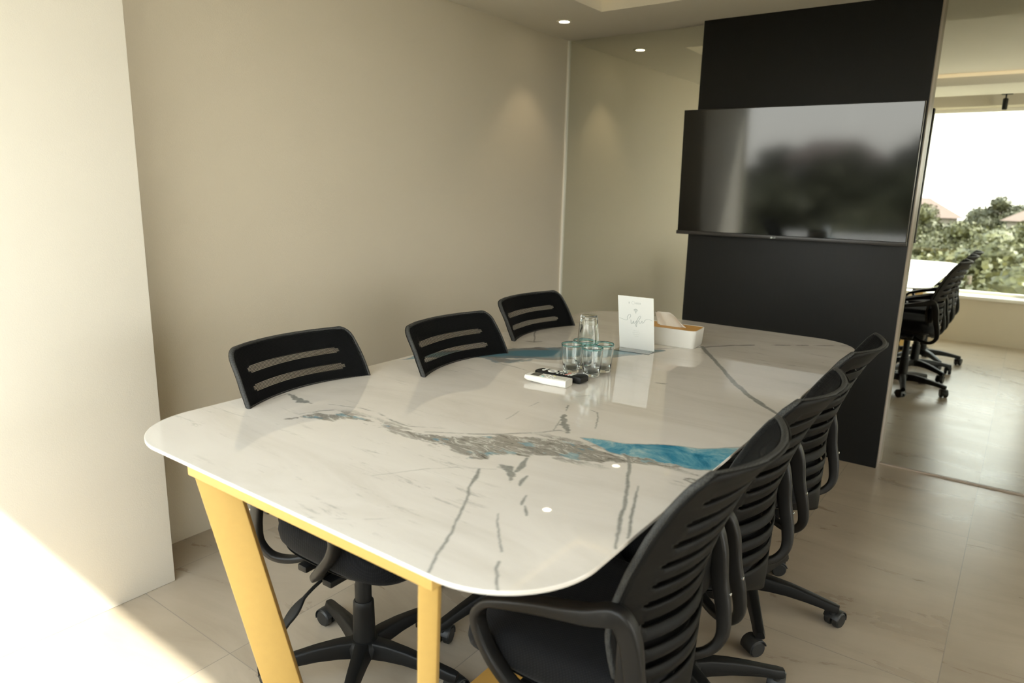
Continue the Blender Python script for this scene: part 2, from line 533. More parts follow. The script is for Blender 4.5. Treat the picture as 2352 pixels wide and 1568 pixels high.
L(nt, oi.outputs['Random'], mr.inputs['Value']); L(nt, mr.outputs[0], hs.inputs['Value']); L(nt, rp.outputs[0], hs.inputs['Color'])
L(nt, hs.outputs[0], b.inputs['Base Color']); b.inputs['Roughness'].default_value = 0.6
M_bark = pbr('bark', (0.12, 0.09, 0.06), 0.9, noise=0.3, nscale=8, stretch=(4, 4, 1))
M_ground = pbr('grass_and_earth', (0.09, 0.09, 0.05), 0.95, noise=0.4, nscale=0.3)
M_housewall = pbr('pale_render', (0.27, 0.24, 0.205), 0.85, noise=0.05, nscale=1)
M_roof = pbr('terracotta_roof', (0.13, 0.085, 0.07), 0.8, noise=0.15, nscale=3)
M_housewin = pbr('dark_house_window', (0.05, 0.06, 0.07), 0.2, noise=0.05)
# ================================================================== room shell
XL, XP, YP, YM, HC = -2.626, -2.357, 1.149, 4.1425, 2.388   # left wall, pier face, pier end, mirror plane, ceiling
XR = 2.6
YW, YO = -0.10, -0.483                                       # window wall inner / outer face
SILL, HEAD = 0.46, 2.31
JX = 0.25                                                    # right window jamb

struct(box('floor', (XL-0.1, YO, -0.05), (XR+0.1, YM+0.1, 0.0), M_floor))
struct(box('wall_left', (XL-0.1, YP-0.05, 0), (XL, YM+0.1, 2.62), M_wall))
struct(box('wall_corner', (XL-0.1, YO, 0), (XP, YP, 2.62), M_pier, bevel=0.004))
RY0, RY1, RS = 0.35, 3.00, 0.30
bm = bmesh.new()
add_box(bm, (XR, YO, 0), (XR+0.15, YM+0.1, RS))
add_box(bm, (XR, YO, HEAD), (XR+0.15, YM+0.1, 2.62))
add_box(bm, (XR, YO, RS), (XR+0.15, RY0, HEAD))
add_box(bm, (XR, RY1, RS), (XR+0.15, YM+0.1, HEAD))
struct(bm_obj('wall_right', bm, M_wall))
bm = bmesh.new()
add_box(bm, (XR+0.06, RY0, HEAD-0.04), (XR+0.11, RY1, HEAD), 0.003, 1)
add_box(bm, (XR+0.06, RY0, RS), (XR+0.11, RY1, RS+0.04), 0.003, 1)
for yy in (RY0, (RY0+RY1)/2-0.02, RY1-0.04):
    add_box(bm, (XR+0.06, yy, RS+0.04), (XR+0.11, yy+0.04, HEAD-0.04), 0.003, 1)
w2_ = struct(bm_obj('fill_window', bm, M_trimwhite, smooth=True, angle=35))  # side window added out of view to brighten the room
for k in range(2):
    ya = (RY0, (RY0+RY1)/2-0.02)[k]+0.04; yb = ((RY0+RY1)/2-0.02, RY1-0.04)[k]
    box('glass_pane', (XR+0.08, ya, RS+0.04), (XR+0.086, yb, HEAD-0.04), M_pane, w2_)
struct(box('sun_block', (XR+0.152, YO, HEAD+0.10), (XR+2.2, YM+0.1, HEAD+0.25), M_pier))   # unseen slab added to keep direct sun out of the side window
struct(box('wall_back', (XL, YM+0.012, 0), (XR, YM+0.1, 2.62), M_pier))
# window wall: parapet, header, right part
bm = bmesh.new()
add_box(bm, (XP, YO, 0), (JX, YW, SILL-0.02))
add_box(bm, (XP, YO, HEAD), (JX, YW, 2.62))
add_box(bm, (JX, YO, 0), (XR, YW, 2.62))
struct(bm_obj('wall_window', bm, M_wall))
struct(box('trim_1', (XP, YO-0.03, SILL-0.02), (JX, YW+0.02, SILL+0.012), M_trimwhite, bevel=0.003))
# ceiling: lower band around a raised tray with warm light strips
TX0, TX1, TY0, TY1, TD = -2.06, 1.9, 0.86, 3.57, 0.10
PK = 0.12                                                    # curtain pocket towards the window
bm = bmesh.new()
add_box(bm, (XL, TY1, HC), (XR, YM+0.012, 2.62))
add_box(bm, (XL, PK, HC), (XR, TY0, 2.62))
add_box(bm, (XL, TY0, HC), (TX0, TY1, 2.62))
add_box(bm, (TX1, TY0, HC), (XR, TY1, 2.62))
add_box(bm, (TX0, TY0, HC+TD), (TX1, TY1, 2.62))
add_box(bm, (XL, YW, HC+0.07), (XR, PK, 2.62))
struct(bm_obj('ceiling', bm, M_ceil))
bm = bmesh.new()
s = 0.012
add_box(bm, (TX0, TY0, HC+TD-0.028), (TX1, TY0+s, HC+TD-0.002))
add_box(bm, (TX0, TY1-s, HC+TD-0.028), (TX1, TY1, HC+TD-0.002))
add_box(bm, (TX0, TY0+s, HC+TD-0.028), (TX0+s, TY1-s, HC+TD-0.002))
add_box(bm, (TX1-s, TY0+s, HC+TD-0.028), (TX1, TY1-s, HC+TD-0.002))
tag(bm_obj('light_strip', bm, M_led), 'warm yellow light strip running around the raised ceiling tray', 'light strip')

# window 1: dark frame with one clear pane
wf = bmesh.new()
fy0, fy1 = -0.36, -0.31
add_box(wf, (XP, fy0, HEAD-0.035), (JX, fy1, HEAD), 0.003, 1)
add_box(wf, (XP, fy0, SILL+0.012), (JX, fy1, SILL+0.042), 0.003, 1)
add_box(wf, (XP, fy0, SILL+0.042), (XP+0.035, fy1, HEAD-0.035), 0.003, 1)
add_box(wf, (JX-0.035, fy0, SILL+0.042), (JX, fy1, HEAD-0.035), 0.003, 1)
win = struct(bm_obj('window_1', wf, M_trimwhite, smooth=True, angle=35))
box('glass_pane', (XP+0.035, -0.338, SILL+0.042), (JX-0.035, -0.332, HEAD-0.035), M_pane, win)

# mirror wall with thin trims
tag(box('wall_mirror', (XL+0.012, YM, 0.008), (XR-0.002, YM+0.006, HC-0.001), M_mirror),
    'large clear mirror covering the whole end wall behind the dark television panel', 'mirror')
struct(box('trim_2', (XL, YM-0.012, 0), (XL+0.014, YM+0.008, HC), M_trimwhite, bevel=0.002))
struct(box('trim_3', (XL+0.014, YM-0.010, 0), (XR, YM, 0.008), M_beigetrim, bevel=0.001))

# ================================================================== media panel + television
PX0, PX1, PT = -1.663, -0.4925, 0.097
pn = thing('media_panel', 'tall dark laminate panel standing against the mirror from floor to ceiling, carrying the television', 'wall panel', (0, 0, 0))
box('board', (PX0, YM-PT, 0.0), (PX1-0.003, YM-PT+0.018, HC), M_panel, pn, bevel=0.001)
e1 = box('edge_strip', (PX1-0.02, YM-PT+0.0185, 0), (PX1, YM-0.0005, HC), M_beigetrim, pn)
e1['label'] = 'light brown side edge facing the open floor'
e2 = box('edge_strip', (PX0, YM-PT+0.0185, 0), (PX0+0.02, YM-0.0005, HC), M_beigetrim, pn)
e2['label'] = 'light brown side edge facing the left wall'

tv = thing('television', 'large thin black flat screen television mounted on the dark panel', 'television', (-1.0859, 3.925, 1.5505))
tv.rotation_euler = Matrix(((1,0,0),(0,1,0),(0,0,1))).to_euler()
tv_yaw, tv_tilt = 0.045, 0.0366
tv.matrix_world = Matrix.Translation((-1.0859, 3.925, 1.5505)) @ Matrix.Rotation(tv_yaw, 4, 'Z') @ Matrix.Rotation(tv_tilt, 4, 'X')
TW, TH = 1.186, 0.682
box('housing', (-TW/2, 0.004, -TH/2), (TW/2, 0.034, TH/2), M_bezel, tv, bevel=0.003)
sc_o = box('screen', (-TW/2+0.003, 0.0, -TH/2+0.012), (TW/2-0.003, 0.0038, TH/2-0.003), M_screen, tv, bevel=0.001, seg=1)
box('bottom_bezel', (-TW/2-0.004, -0.003, -TH/2-0.008), (TW/2+0.002, 0.030, -TH/2+0.0115), M_bezel, tv, bevel=0.002)
bm = bmesh.new()
add_box(bm, (-0.22, 0.0345, -0.16), (0.22, 0.052, 0.16), 0.004)
add_box(bm, (-0.035, 0.052, -0.05), (0.035, 0.094, 0.05), 0.004)
bm_obj('wall_bracket', bm, M_blackplastic, tv, smooth=True, angle=35)
lg = bmesh.new()
Mx = Matrix.Translation((-0.0535, -0.0042, -TH/2-0.001)) @ Matrix.Rotation(math.pi/2, 4, 'X')
add_lathe(lg, [(0.0055, 0), (0.0055, 0.0012)], 20, M=Mx)
lo = bm_obj('logo_disc', lg, M_logo, tv)
def text_mesh(name, body, size, mat, parent, loc, rot, ext=0.0004, shear=0.0, align='CENTER', spacing=1.0):
    cu = bpy.data.curves.new(name, 'FONT')
    cu.body = body; cu.size = size; cu.extrude = ext; cu.shear = shear
    cu.align_x = align; cu.align_y = 'CENTER'; cu.space_character = spacing
    t = bpy.data.objects.new(name, cu)
    COL.objects.link(t)
    dg = bpy.context.evaluated_depsgraph_get()
    me = bpy.data.meshes.new_from_object(t.evaluated_get(dg))
    bpy.data.objects.remove(t)
    bpy.data.curves.remove(cu)
    me.name = name
    me.materials.clear(); me.materials.append(mat)
    o = bpy.data.objects.new(name, me)
    COL.objects.link(o)
    o.parent = parent; o.location = loc; o.rotation_euler = rot
    return o
text_mesh('logo_letters', 'LG', 0.012, M_logo, tv, (-0.039, -0.0040, -TH/2-0.001), (math.pi/2, 0, 0))

# ================================================================== ceiling lights
def downlight(x, y, label):
    t = thing('downlight', label, 'ceiling light', (x, y, HC))
    bm = bmesh.new()
    add_lathe(bm, [(0.030, -0.0005), (0.046, -0.0005), (0.046, -0.004), (0.040, -0.006), (0.030, -0.004), (0.030, -0.0005)], 32, cap=False)
    bm_obj('trim_ring', bm, M_trimwhite, t, smooth=True, angle=40)
    bm = bmesh.new()
    add_lathe(bm, [(0.0295, -0.0012), (0.0295, -0.0035)], 32)
    bm_obj('lamp', bm, M_lamp, t)
    ld = bpy.data.lights.new('lamp_light', 'SPOT')
    ld.energy = 3.5; ld.color = (1.0, 0.80, 0.52); ld.spot_size = math.radians(85); ld.spot_blend = 0.6
    ld.shadow_soft_size = 0.025
    lo_ = bpy.data.objects.new('lamp_light', ld)
    COL.objects.link(lo_); lo_.parent = t; lo_.location = (0, 0, -0.012)
    return t
downlight(-2.352, 3.655, 'small round warm recessed downlight in the ceiling above the left wall near the mirror')

# track with a small spotlight just inside the window
tk = thing('track_light', 'black ceiling track with a small black spotlight along the window head', 'track light', (0, 0, 0))
box('rail', (XP+0.02, 0.0, HC+0.03), (XR-0.05, 0.022, HC+0.0695), M_blackplastic, tk)
sp_ = bmesh.new()
add_box(sp_, (-0.42, -0.008, HC+0.005), (-0.33, 0.030, HC+0.0295), 0.003)
add_lathe(sp_, [(0.007, HC-0.03), (0.007, HC+0.006)], 12, center=(-0.38, 0.011))
add_lathe(sp_, [(0.018, HC-0.13), (0.022, HC-0.125), (0.022, HC-0.035), (0.016, HC-0.028)], 24, center=(-0.38, 0.011))
bm_obj('spot_head', sp_, M_blackplastic, tk, smooth=True, angle=35)

# ================================================================== conference table
TT = 0.858           # top height
TX_0, TX_1, TY_0, TY_1, TR = -1.704, -0.483, 0.720, 3.070, 0.185
table = thing('conference_table', 'long white marble-topped conference table with blue veins and gold metal frame', 'table', (-1.0935, 1.895, 0))
OX, OY = -1.0935, 1.895
VEINS = {'crackle_bands': [[(-1.4688, 1.0131, 0.0036), (-1.4464, 1.0571, 0.0126), (-1.4192, 1.0918, 0.0252), (-1.3789, 1.1237, 0.0356), (-1.3347, 1.1448, 0.0212), (-1.2781, 1.154, 0.0103), (-1.2278, 1.1523, 0.0148), (-1.1816, 1.1529, 0.0207), (-1.1324, 1.1491, 0.0244), (-1.0728, 1.1633, 0.0265), (-1.0277, 1.1759, 0.0373), (-0.9816, 1.1861, 0.0633), (-0.9498, 1.2127, 0.0687), (-0.9081, 1.2437, 0.066), (-0.8664, 1.2748, 0.0634), (-0.8215, 1.3011, 0.0631), (-0.7689, 1.3139, 0.0617), (-0.7155, 1.323, 0.0449), (-0.6721, 1.3265, 0.0235), (-0.6561, 1.333, 0.0066)], [(-0.9395, 1.1201, 0.0103), (-0.9284, 1.1378, 0.0156), (-0.9172, 1.1556, 0.0183), (-0.9104, 1.1874, 0.0108)], [(-0.6782, 1.3592, 0.0055), (-0.6366, 1.3542, 0.021), (-0.5982, 1.3643, 0.0207), (-0.562, 1.3778, 0.018), (-0.5393, 1.3853, 0.0064)], [(-0.5072, 1.327, 0.0095), (-0.4921, 1.332, 0.0233), (-0.4797, 1.3496, 0.0143)]], 'blue_bands': [[(-0.8071, 1.3975, 0.0031), (-0.7769, 1.399, 0.0151), (-0.7341, 1.3982, 0.0291), (-0.6972, 1.3953, 0.0422), (-0.6585, 1.4093, 0.0499), (-0.6209, 1.4244, 0.0602), (-0.5775, 1.4375, 0.0672), (-0.5349, 1.4503, 0.069), (-0.5048, 1.4804, 0.0622), (-0.4792, 1.5243, 0.0506), (-0.4421, 1.5676, 0.0435), (-0.3974, 1.6228, 0.0332)]], 'smoke_band': [[(-1.68, 1.6542, 0.0032), (-1.6721, 1.6963, 0.0165), (-1.6679, 1.7495, 0.037), (-1.6495, 1.789, 0.0476), (-1.613, 1.8402, 0.055), (-1.5537, 1.898, 0.0621), (-1.4896, 1.9506, 0.0656), (-1.4315, 2.012, 0.0832), (-1.3686, 2.0683, 0.1039), (-1.3193, 2.1076, 0.1009), (-1.2558, 2.1643, 0.0882), (-1.1938, 2.2247, 0.072), (-1.1525, 2.2811, 0.0554), (-1.0958, 2.3566, 0.0382), (-1.0629, 2.4063, 0.0196)]], 'smoke_shelf': [[(-1.4746, 1.8651, 0.01), (-1.4313, 1.8749, 0.0228), (-1.3944, 1.8924, 0.0322), (-1.3644, 1.919, 0.0227), (-1.3468, 1.9565, 0.0099)]], 'white_patch': [[(-1.322, 1.9349, 0.0081), (-1.2833, 1.9414, 0.019), (-1.2413, 1.9492, 0.025), (-1.2042, 1.9489, 0.0215)]], 'grey_veins': [[(-0.8765, 1.0911, 0.0024), (-0.8604, 1.0662, 0.0042), (-0.8507, 1.0419, 0.0055), (-0.8429, 1.0226, 0.0018), (-0.8361, 1.0074, 0.0018), (-0.8142, 0.9785, 0.0022), (-0.791, 0.9345, 0.0025), (-0.7762, 0.9109, 0.0021), (-0.7583, 0.8747, 0.002), (-0.7399, 0.8418, 0.0019), (-0.723, 0.8056, 0.0022), (-0.7095, 0.7743, 0.0022), (-0.6945, 0.7464, 0.0021), (-0.6819, 0.7211, 0.0021)], [(-0.719, 0.948, 0.0008), (-0.7005, 0.9214, 0.0012), (-0.6741, 0.8949, 0.0016), (-0.6498, 0.8645, 0.0015), (-0.632, 0.8457, 0.0015)], [(-0.6145, 0.8174, 0.0025), (-0.6049, 0.7968, 0.0021), (-0.5909, 0.7832, 0.0017), (-0.5786, 0.7651, 0.002), (-0.5616, 0.7496, 0.0017)], [(-0.6639, 1.3641, 0.0026), (-0.6292, 1.303, 0.0034), (-0.5897, 1.2162, 0.0037), (-0.5643, 1.1566, 0.0031), (-0.5459, 1.1097, 0.0034), (-0.5204, 1.0509, 0.0036), (-0.5002, 1.0047, 0.0023), (-0.4864, 0.9749, 0.0019)], [(-0.5723, 1.2304, 0.0014), (-0.5506, 1.1677, 0.0026), (-0.5275, 1.1128, 0.0025), (-0.5047, 1.0636, 0.0028), (-0.4869, 1.0204, 0.0019)], [(-0.8572, 1.1388, 0.0019), (-0.8404, 1.1366, 0.0125), (-0.8133, 1.1201, 0.0066), (-0.7846, 1.0775, 0.0036)], [(-0.8344, 1.2072, 0.0025), (-0.818, 1.1631, 0.0077), (-0.8095, 1.1309, 0.0043)], [(-0.7776, 1.1269, 0.0019), (-0.7713, 1.1028, 0.0046), (-0.7621, 1.0776, 0.0018)], [(-0.7251, 1.0473, 0.0013), (-0.7155, 1.0206, 0.003), (-0.7079, 1.007, 0.0013)], [(-0.6993, 1.0067, 0.0013), (-0.6849, 0.9908, 0.0029), (-0.6733, 0.9759, 0.0016)], [(-0.9663, 1.5939, 0.0009), (-0.9406, 1.539, 0.0012), (-0.9211, 1.4949, 0.0047), (-0.8901, 1.4523, 0.0103), (-0.853, 1.408, 0.0056)], [(-0.8886, 1.3992, 0.0006), (-0.9108, 1.4573, 0.0009), (-0.9209, 1.488, 0.0012)], [(-1.6422, 1.1664, 0.0012), (-1.5867, 1.1494, 0.0085), (-1.5527, 1.146, 0.0132), (-1.5223, 1.1507, 0.0018)], [(-1.6302, 1.1066, 0.0006), (-1.6406, 1.1393, 0.0009), (-1.6422, 1.1664, 0.0012)], [(-0.8995, 1.599, 0.0006), (-0.8749, 1.5898, 0.0009), (-0.8381, 1.5301, 0.0012), (-0.8134, 1.4731, 0.0006)], [(-0.9706, 2.5808, 0.007), (-0.9115, 2.4874, 0.0084), (-0.8318, 2.364, 0.0064), (-0.7489, 2.2339, 0.0075), (-0.6801, 2.1279, 0.0085), (-0.6166, 2.0397, 0.0081), (-0.5671, 1.9854, 0.0091), (-0.5221, 1.9387, 0.0063), (-0.4639, 1.8795, 0.0036)], [(-1.6815, 2.4753, 0.0019), (-1.5725, 2.3043, 0.0022), (-1.5006, 2.1943, 0.0017)]], 'thin_veins': [[(-1.0957, 2.4082, 0.0091), (-1.0257, 2.4909, 0.0093), (-0.9543, 2.5752, 0.0127), (-0.887, 2.6767, 0.0133), (-0.7832, 2.7809, 0.012), (-0.6463, 2.8941, 0.0105), (-0.522, 2.9959, 0.0072)], [(-1.5325, 2.1864, 0.0039), (-1.505, 2.2008, 0.0117), (-1.484, 2.2304, 0.004)], [(-1.4963, 1.1676, 0.002), (-1.3889, 1.2077, 0.0039), (-1.3221, 1.2099, 0.0037), (-1.2551, 1.1937, 0.0052), (-1.1857, 1.1878, 0.0033), (-1.1057, 1.2315, 0.0016)], [(-1.4669, 1.0726, 0.0019), (-1.4469, 1.1209, 0.0057), (-1.4219, 1.1595, 0.0057), (-1.3395, 1.1641, 0.0036)], [(-1.1228, 1.1857, 0.0032), (-1.0594, 1.2286, 0.0047), (-1.0129, 1.2574, 0.0062), (-0.9629, 1.2993, 0.0062), (-0.9097, 1.3563, 0.0064), (-0.8779, 1.4082, 0.0049), (-0.8599, 1.4107, 0.0016)], [(-1.0257, 0.9228, 0.0011), (-0.9957, 0.9699, 0.0012), (-0.9648, 1.0183, 0.0018), (-0.9193, 1.0667, 0.0012), (-0.8478, 1.1148, 0.0012)], [(-1.0059, 0.7017, 0.0009), (-0.9033, 0.7682, 0.0009), (-0.8509, 0.8274, 0.0009)], [(-1.0312, 1.39, 0.0018), (-1.0435, 1.4765, 0.0019), (-1.0461, 1.566, 0.0021)], [(-0.9924, 1.6819, 0.0022), (-0.9618, 1.7315, 0.0023)], [(-0.8847, 1.9741, 0.0026), (-0.8566, 1.9784, 0.013), (-0.832, 1.9899, 0.0026)], [(-1.4047, 1.8404, 0.0016), (-1.3327, 1.8419, 0.0046), (-1.2731, 1.8246, 0.0015)]]}

def seg_dist(PX, PY, pl):
    """distance to a polyline with interpolated half width: returns signed (d - w) minimum and w"""
    best = np.full(PX.shape, 9.0)
    for a, c in zip(pl, pl[1:]):
        ax, ay, aw = a
        bx, by, bw = c
        dx, dy = bx-ax, by-ay
        l2 = dx*dx+dy*dy+1e-12
        t = np.clip(((PX-ax)*dx+(PY-ay)*dy)/l2, 0, 1)
        d = np.hypot(PX-ax-t*dx, PY-ay-t*dy)-(aw+(bw-aw)*t)
        best = np.minimum(best, d)
    return best
_rs = np.random.RandomState(7)
_lat = _rs.rand(256, 256)
def vnoise(x, y):
    xi = np.floor(x).astype(int); yi = np.floor(y).astype(int)
    xf = x-xi; yf = y-yi
    xf = xf*xf*(3-2*xf); yf = yf*yf*(3-2*yf)
    g = lambda i, j: _lat[(i) % 256, (j) % 256]
    return (g(xi, yi)*(1-xf)*(1-yf)+g(xi+1, yi)*xf*(1-yf)+g(xi, yi+1)*(1-xf)*yf+g(xi+1, yi+1)*xf*yf)
def fbm(x, y, f, oct=5, sx=1.0, sy=1.0, seed=0.0, gain=0.55):
    s = 0; a = 1; tot = 0
    for o in range(oct):
        s = s+a*vnoise(x*f*sx+seed+o*17.3, y*f*sy+seed*1.7+o*9.1); tot += a
        a *= gain; f *= 2.03
    return s/tot-0.5
def smooth(d, w):
    return np.clip(0.5-d/(2*w), 0, 1)

def table_top():
    st = 0.0024
    nx = int(round((TX_1-TX_0)/st)); ny = int(round((TY_1-TY_0)/st))
    gx = np.linspace(TX_0, TX_1, nx+1); gy = np.linspace(TY_0, TY_1, ny+1)
    X, Y = np.meshgrid(gx, gy)
    # pull the square grid into the rounded outline near the corners
    cx0, cx1, cy0, cy1 = TX_0+TR, TX_1-TR, TY_0+TR, TY_1-TR
    U = np.where(X < cx0, X-cx0, np.where(X > cx1, X-cx1, 0)); V = np.where(Y < cy0, Y-cy0, np.where(Y > cy1, Y-cy1, 0))
    m_ = np.maximum(np.abs(U), np.abs(V)); r_ = np.hypot(U, V)
    k = np.where((np.abs(U) > 1e-9) & (np.abs(V) > 1e-9), m_/np.maximum(r_, 1e-9), 1.0)
    X2 = X+U*(k-1); Y2 = Y+V*(k-1)
    # subtle warp so hand-made edges stay natural
    wx = X2+0.009*fbm(X2, Y2, 14, 5, seed=3)+0.003*fbm(X2, Y2, 90, 3, seed=8)
    wy = Y2+0.010*fbm(X2, Y2, 14, 5, seed=31)+0.004*fbm(X2, Y2, 90, 3, seed=5)
    wxx = X2+0.022*fbm(X2, Y2, 22, 6, seed=13); wyy = Y2+0.030*fbm(X2, Y2, 22, 6, seed=41)
    D = VEINS
    crack = np.zeros_like(X); blue = np.zeros_like(X); grey = np.zeros_like(X); smoke = np.zeros_like(X); smb = np.zeros_like(X); wht = np.zeros_like(X)
    dmin = np.full(X.shape, 9.0)
    for pl in D['crackle_bands']:
        dmin = np.minimum(dmin, seg_dist(wxx, wyy, pl))
    str_ = fbm(wx, wy, 11, 7, 0.5, 2.4, seed=77, gain=0.66)
    crack = smooth(dmin+0.010+str_*0.070, 0.0028)
    halo = smooth(dmin-0.018, 0.015)*np.clip((str_-0.10)*30, 0, 1)*0.75
    crack = np.maximum(crack, halo)
    db = np.full(X.shape, 9.0)
    for pl in D['blue_bands']:
        db = np.minimum(db, seg_dist(X2+0.012*fbm(X2, Y2, 20, 5, seed=61), Y2+0.014*fbm(X2, Y2, 20, 5, seed=62), pl))
    blue = smooth(db+0.003, 0.002)
    rim = smooth(np.abs(db+0.003)-0.0018, 0.0012)*0.8
    crack = np.maximum(crack, rim)
    blue = blue*(1-rim*0.9)
    # crust of broken stone along the lower side of the blue band
    d2 = seg_dist(wxx, wyy, D['crackle_bands'][2])
    cr2 = smooth(d2+0.002+fbm(wx, wy, 40, 4, seed=91)*0.03, 0.002)
    blue = blue*(1-cr2); crack = np.maximum(crack, cr2)
    # blue pockets inside the grey crackle
    pock = np.clip((fbm(X2, Y2, 17, 4, 1, 2.0, seed=19)-0.13)*26, 0, 1)*smooth(dmin+0.012, 0.004)
    blue = np.maximum(blue, pock*0.55)
    for pl in D['grey_veins']:
        d = seg_dist(wx, wy, pl)
        grey = np.maximum(grey, smooth(d-0.0004+fbm(wx, wy, 70, 3, seed=23)*np.where(max(q_[2] for q_ in pl) > 0.010, 0.016, 0.0016), 0.0016))
    for pl in D['thin_veins']:
        d = seg_dist(wx, wy, [(a, c_, w*0.6) for a, c_, w in pl])
        brk = np.clip((fbm(X2, Y2, 30, 4, seed=57)+0.16)*7, 0, 1)
        grey = np.maximum(grey, smooth(d, 0.0016)*brk*0.85)
    for pl in D['smoke_band']:
        d = seg_dist(wxx, wyy, pl)
        smoke = np.maximum(smoke, smooth(d+0.004, 0.003))
        smb = smooth(seg_dist(wxx, wyy, [(a, c_, w*0.55) for a, c_, w in pl])+0.02*fbm(X2, Y2, 9, 4, seed=71), 0.012)
        smb = smb*np.clip((-0.78-X2)*4, 0, 1)
    for pl in D['smoke_shelf']:
        smoke = np.maximum(smoke, smooth(seg_dist(wxx, wyy, pl)+fbm(wx, wy, 30, 4, seed=88)*0.05, 0.005)*0.8)
    for pl in D['white_patch']:
        wht = np.maximum(wht, smooth(seg_dist(X2, Y2, pl), 0.004)*0.9)
    nv = X.size
    th = 0.0075
    verts = np.zeros((nv, 3)); verts[:, 0] = X2.ravel()-OX; verts[:, 1] = Y2.ravel()-OY; verts[:, 2] = TT
    W_ = nx+1
    i, j = np.meshgrid(np.arange(nx), np.arange(ny))
    a = (j*W_+i).ravel()
    quads = np.stack([a, a+1, a+W_+1, a+W_], 1)
    # rim: rounded edge down to the underside
    per = list(range(0, nx)) + [jj*W_+nx for jj in range(ny)] + [ny*W_+ii for ii in range(nx, 0, -1)] + [jj*W_ for jj in range(ny, 0, -1)]
    per = np.array(per)
    P = verts[per]
    T = np.roll(P, -1, 0)-np.roll(P, 1, 0)
    nrm = np.stack([T[:, 1], -T[:, 0]], 1); nrm /= np.linalg.norm(nrm, axis=1)[:, None]+1e-12
    allv = [verts]; q2 = []
    prev = per; base_i = nv
    for off, z in ((0.0008, TT-0.0003), (0.0013, TT-0.0012), (0.0013, TT-0.0066), (0.001, TT-th), (-0.05, TT-th)):
        R = P.copy(); R[:, :2] += nrm*off; R[:, 2] = z
        allv.append(R)
        cur = np.arange(base_i, base_i+len(per)); base_i += len(per)
        q2.append(np.stack([prev, cur, np.roll(cur, -1), np.roll(prev, -1)], 1))
        prev = cur
    V_ = np.concatenate(allv); Q = np.concatenate([quads]+q2)
    me = bpy.data.meshes.new('tabletop')
    me.vertices.add(len(V_)); me.vertices.foreach_set('co', V_.ravel().astype(np.float32))
    nf = len(Q)
    me.loops.add(nf*4+len(per)); me.polygons.add(nf+1)
    me.loops.foreach_set('vertex_index', np.concatenate([Q.ravel(), prev[::-1]]).astype(np.int32))
    ls = np.concatenate([np.arange(nf)*4, [nf*4]]).astype(np.int32)
    me.polygons.foreach_set('loop_start', ls)
    try:
        me.polygons.foreach_set('loop_total', np.concatenate([np.full(nf, 4), [len(per)]]).astype(np.int32))
    except Exception:
        pass
    me.update(calc_edges=True); me.validate()
    me.shade_smooth()
    sm_ = np.ones(len(me.polygons), dtype=bool); sm_[len(quads)+len(per):] = False
    me.polygons.foreach_set('use_smooth', sm_)
    for nm, ch in (('veins', (crack, blue, grey)), ('streaks', (smoke, smb*smoke, wht))):
        at_ = me.color_attributes.new(nm, 'FLOAT_COLOR', 'POINT')
        c = np.zeros((len(V_), 4), np.float32); c[:, 3] = 1
        for k_, q in enumerate(ch):
            c[:nv, k_] = q.ravel()
        at_.data.foreach_set('color', c.ravel())
    me.materials.append(M_marble)
    o = bpy.data.objects.new('tabletop', me)
    COL.objects.link(o); o.parent = table
    return o
table_top()

ZB = TT-0.0087       # underside of the slab
for sgn in (1, -1):
    # cross beam under each end
    yb0 = (TY_0+0.020-OY)*sgn; yb1 = (TY_0+0.100-OY)*sgn
    bo = box('cross_beam', (-0.327, min(yb0, yb1), ZB-0.037), (0.404, max(yb0, yb1), ZB), M_gold, table, bevel=0.002)
for sx in (-1, 1):
    box('side_beam', (min(sx*0.33, sx*0.37), TY_0+0.102-OY, ZB-0.037), (max(sx*0.33, sx*0.37), -(TY_0+0.102-OY), ZB), M_gold, table, bevel=0.002)
for sx in (-1, 1):
    for sy in (-1, 1):
        bm = bmesh.new()
        a = math.radians(38)
        tdir = Vector((-sx*math.sin(a), -sy*math.cos(a), 0))    # long axis of the flat bar
        top = Vector((-0.285 if sx < 0 else 0.362, sy*(OY-TY_0-0.062), ZB-0.038))
        bot = top+Vector((-sx*0.125, -sy*0.115, 0)); bot.z = 0.045
        ndir = Vector((tdir.y, -tdir.x, 0))
        rings = []
        for c_ in (top, bot):
            rings.append([bm.verts.new(c_+tdir*u_+ndir*v_) for u_, v_ in rrect(0.082, 0.034, 0.004, 2)])
        m_ = len(rings[0])
        for k in range(m_):
            bm.faces.new((rings[0][k], rings[0][(k+1) % m_], rings[1][(k+1) % m_], rings[1][k]))
        bm.faces.new(rings[0]); bm.faces.new(rings[1][::-1])
        bm_obj('leg', bm, M_gold, table, smooth=True, angle=40)
for sy in (-1, 1):
    yy = sy*(OY-TY_0-0.19)
    box('foot_beam', (-0.245, yy-0.05, 0.0), (0.305, yy+0.05, 0.045), M_gold, table, bevel=0.002)
box('spine_beam', (-0.02, -(OY-TY_0-0.241), 0.002), (0.085, (OY-TY_0-0.241), 0.050), M_golddark, table, bevel=0.002)
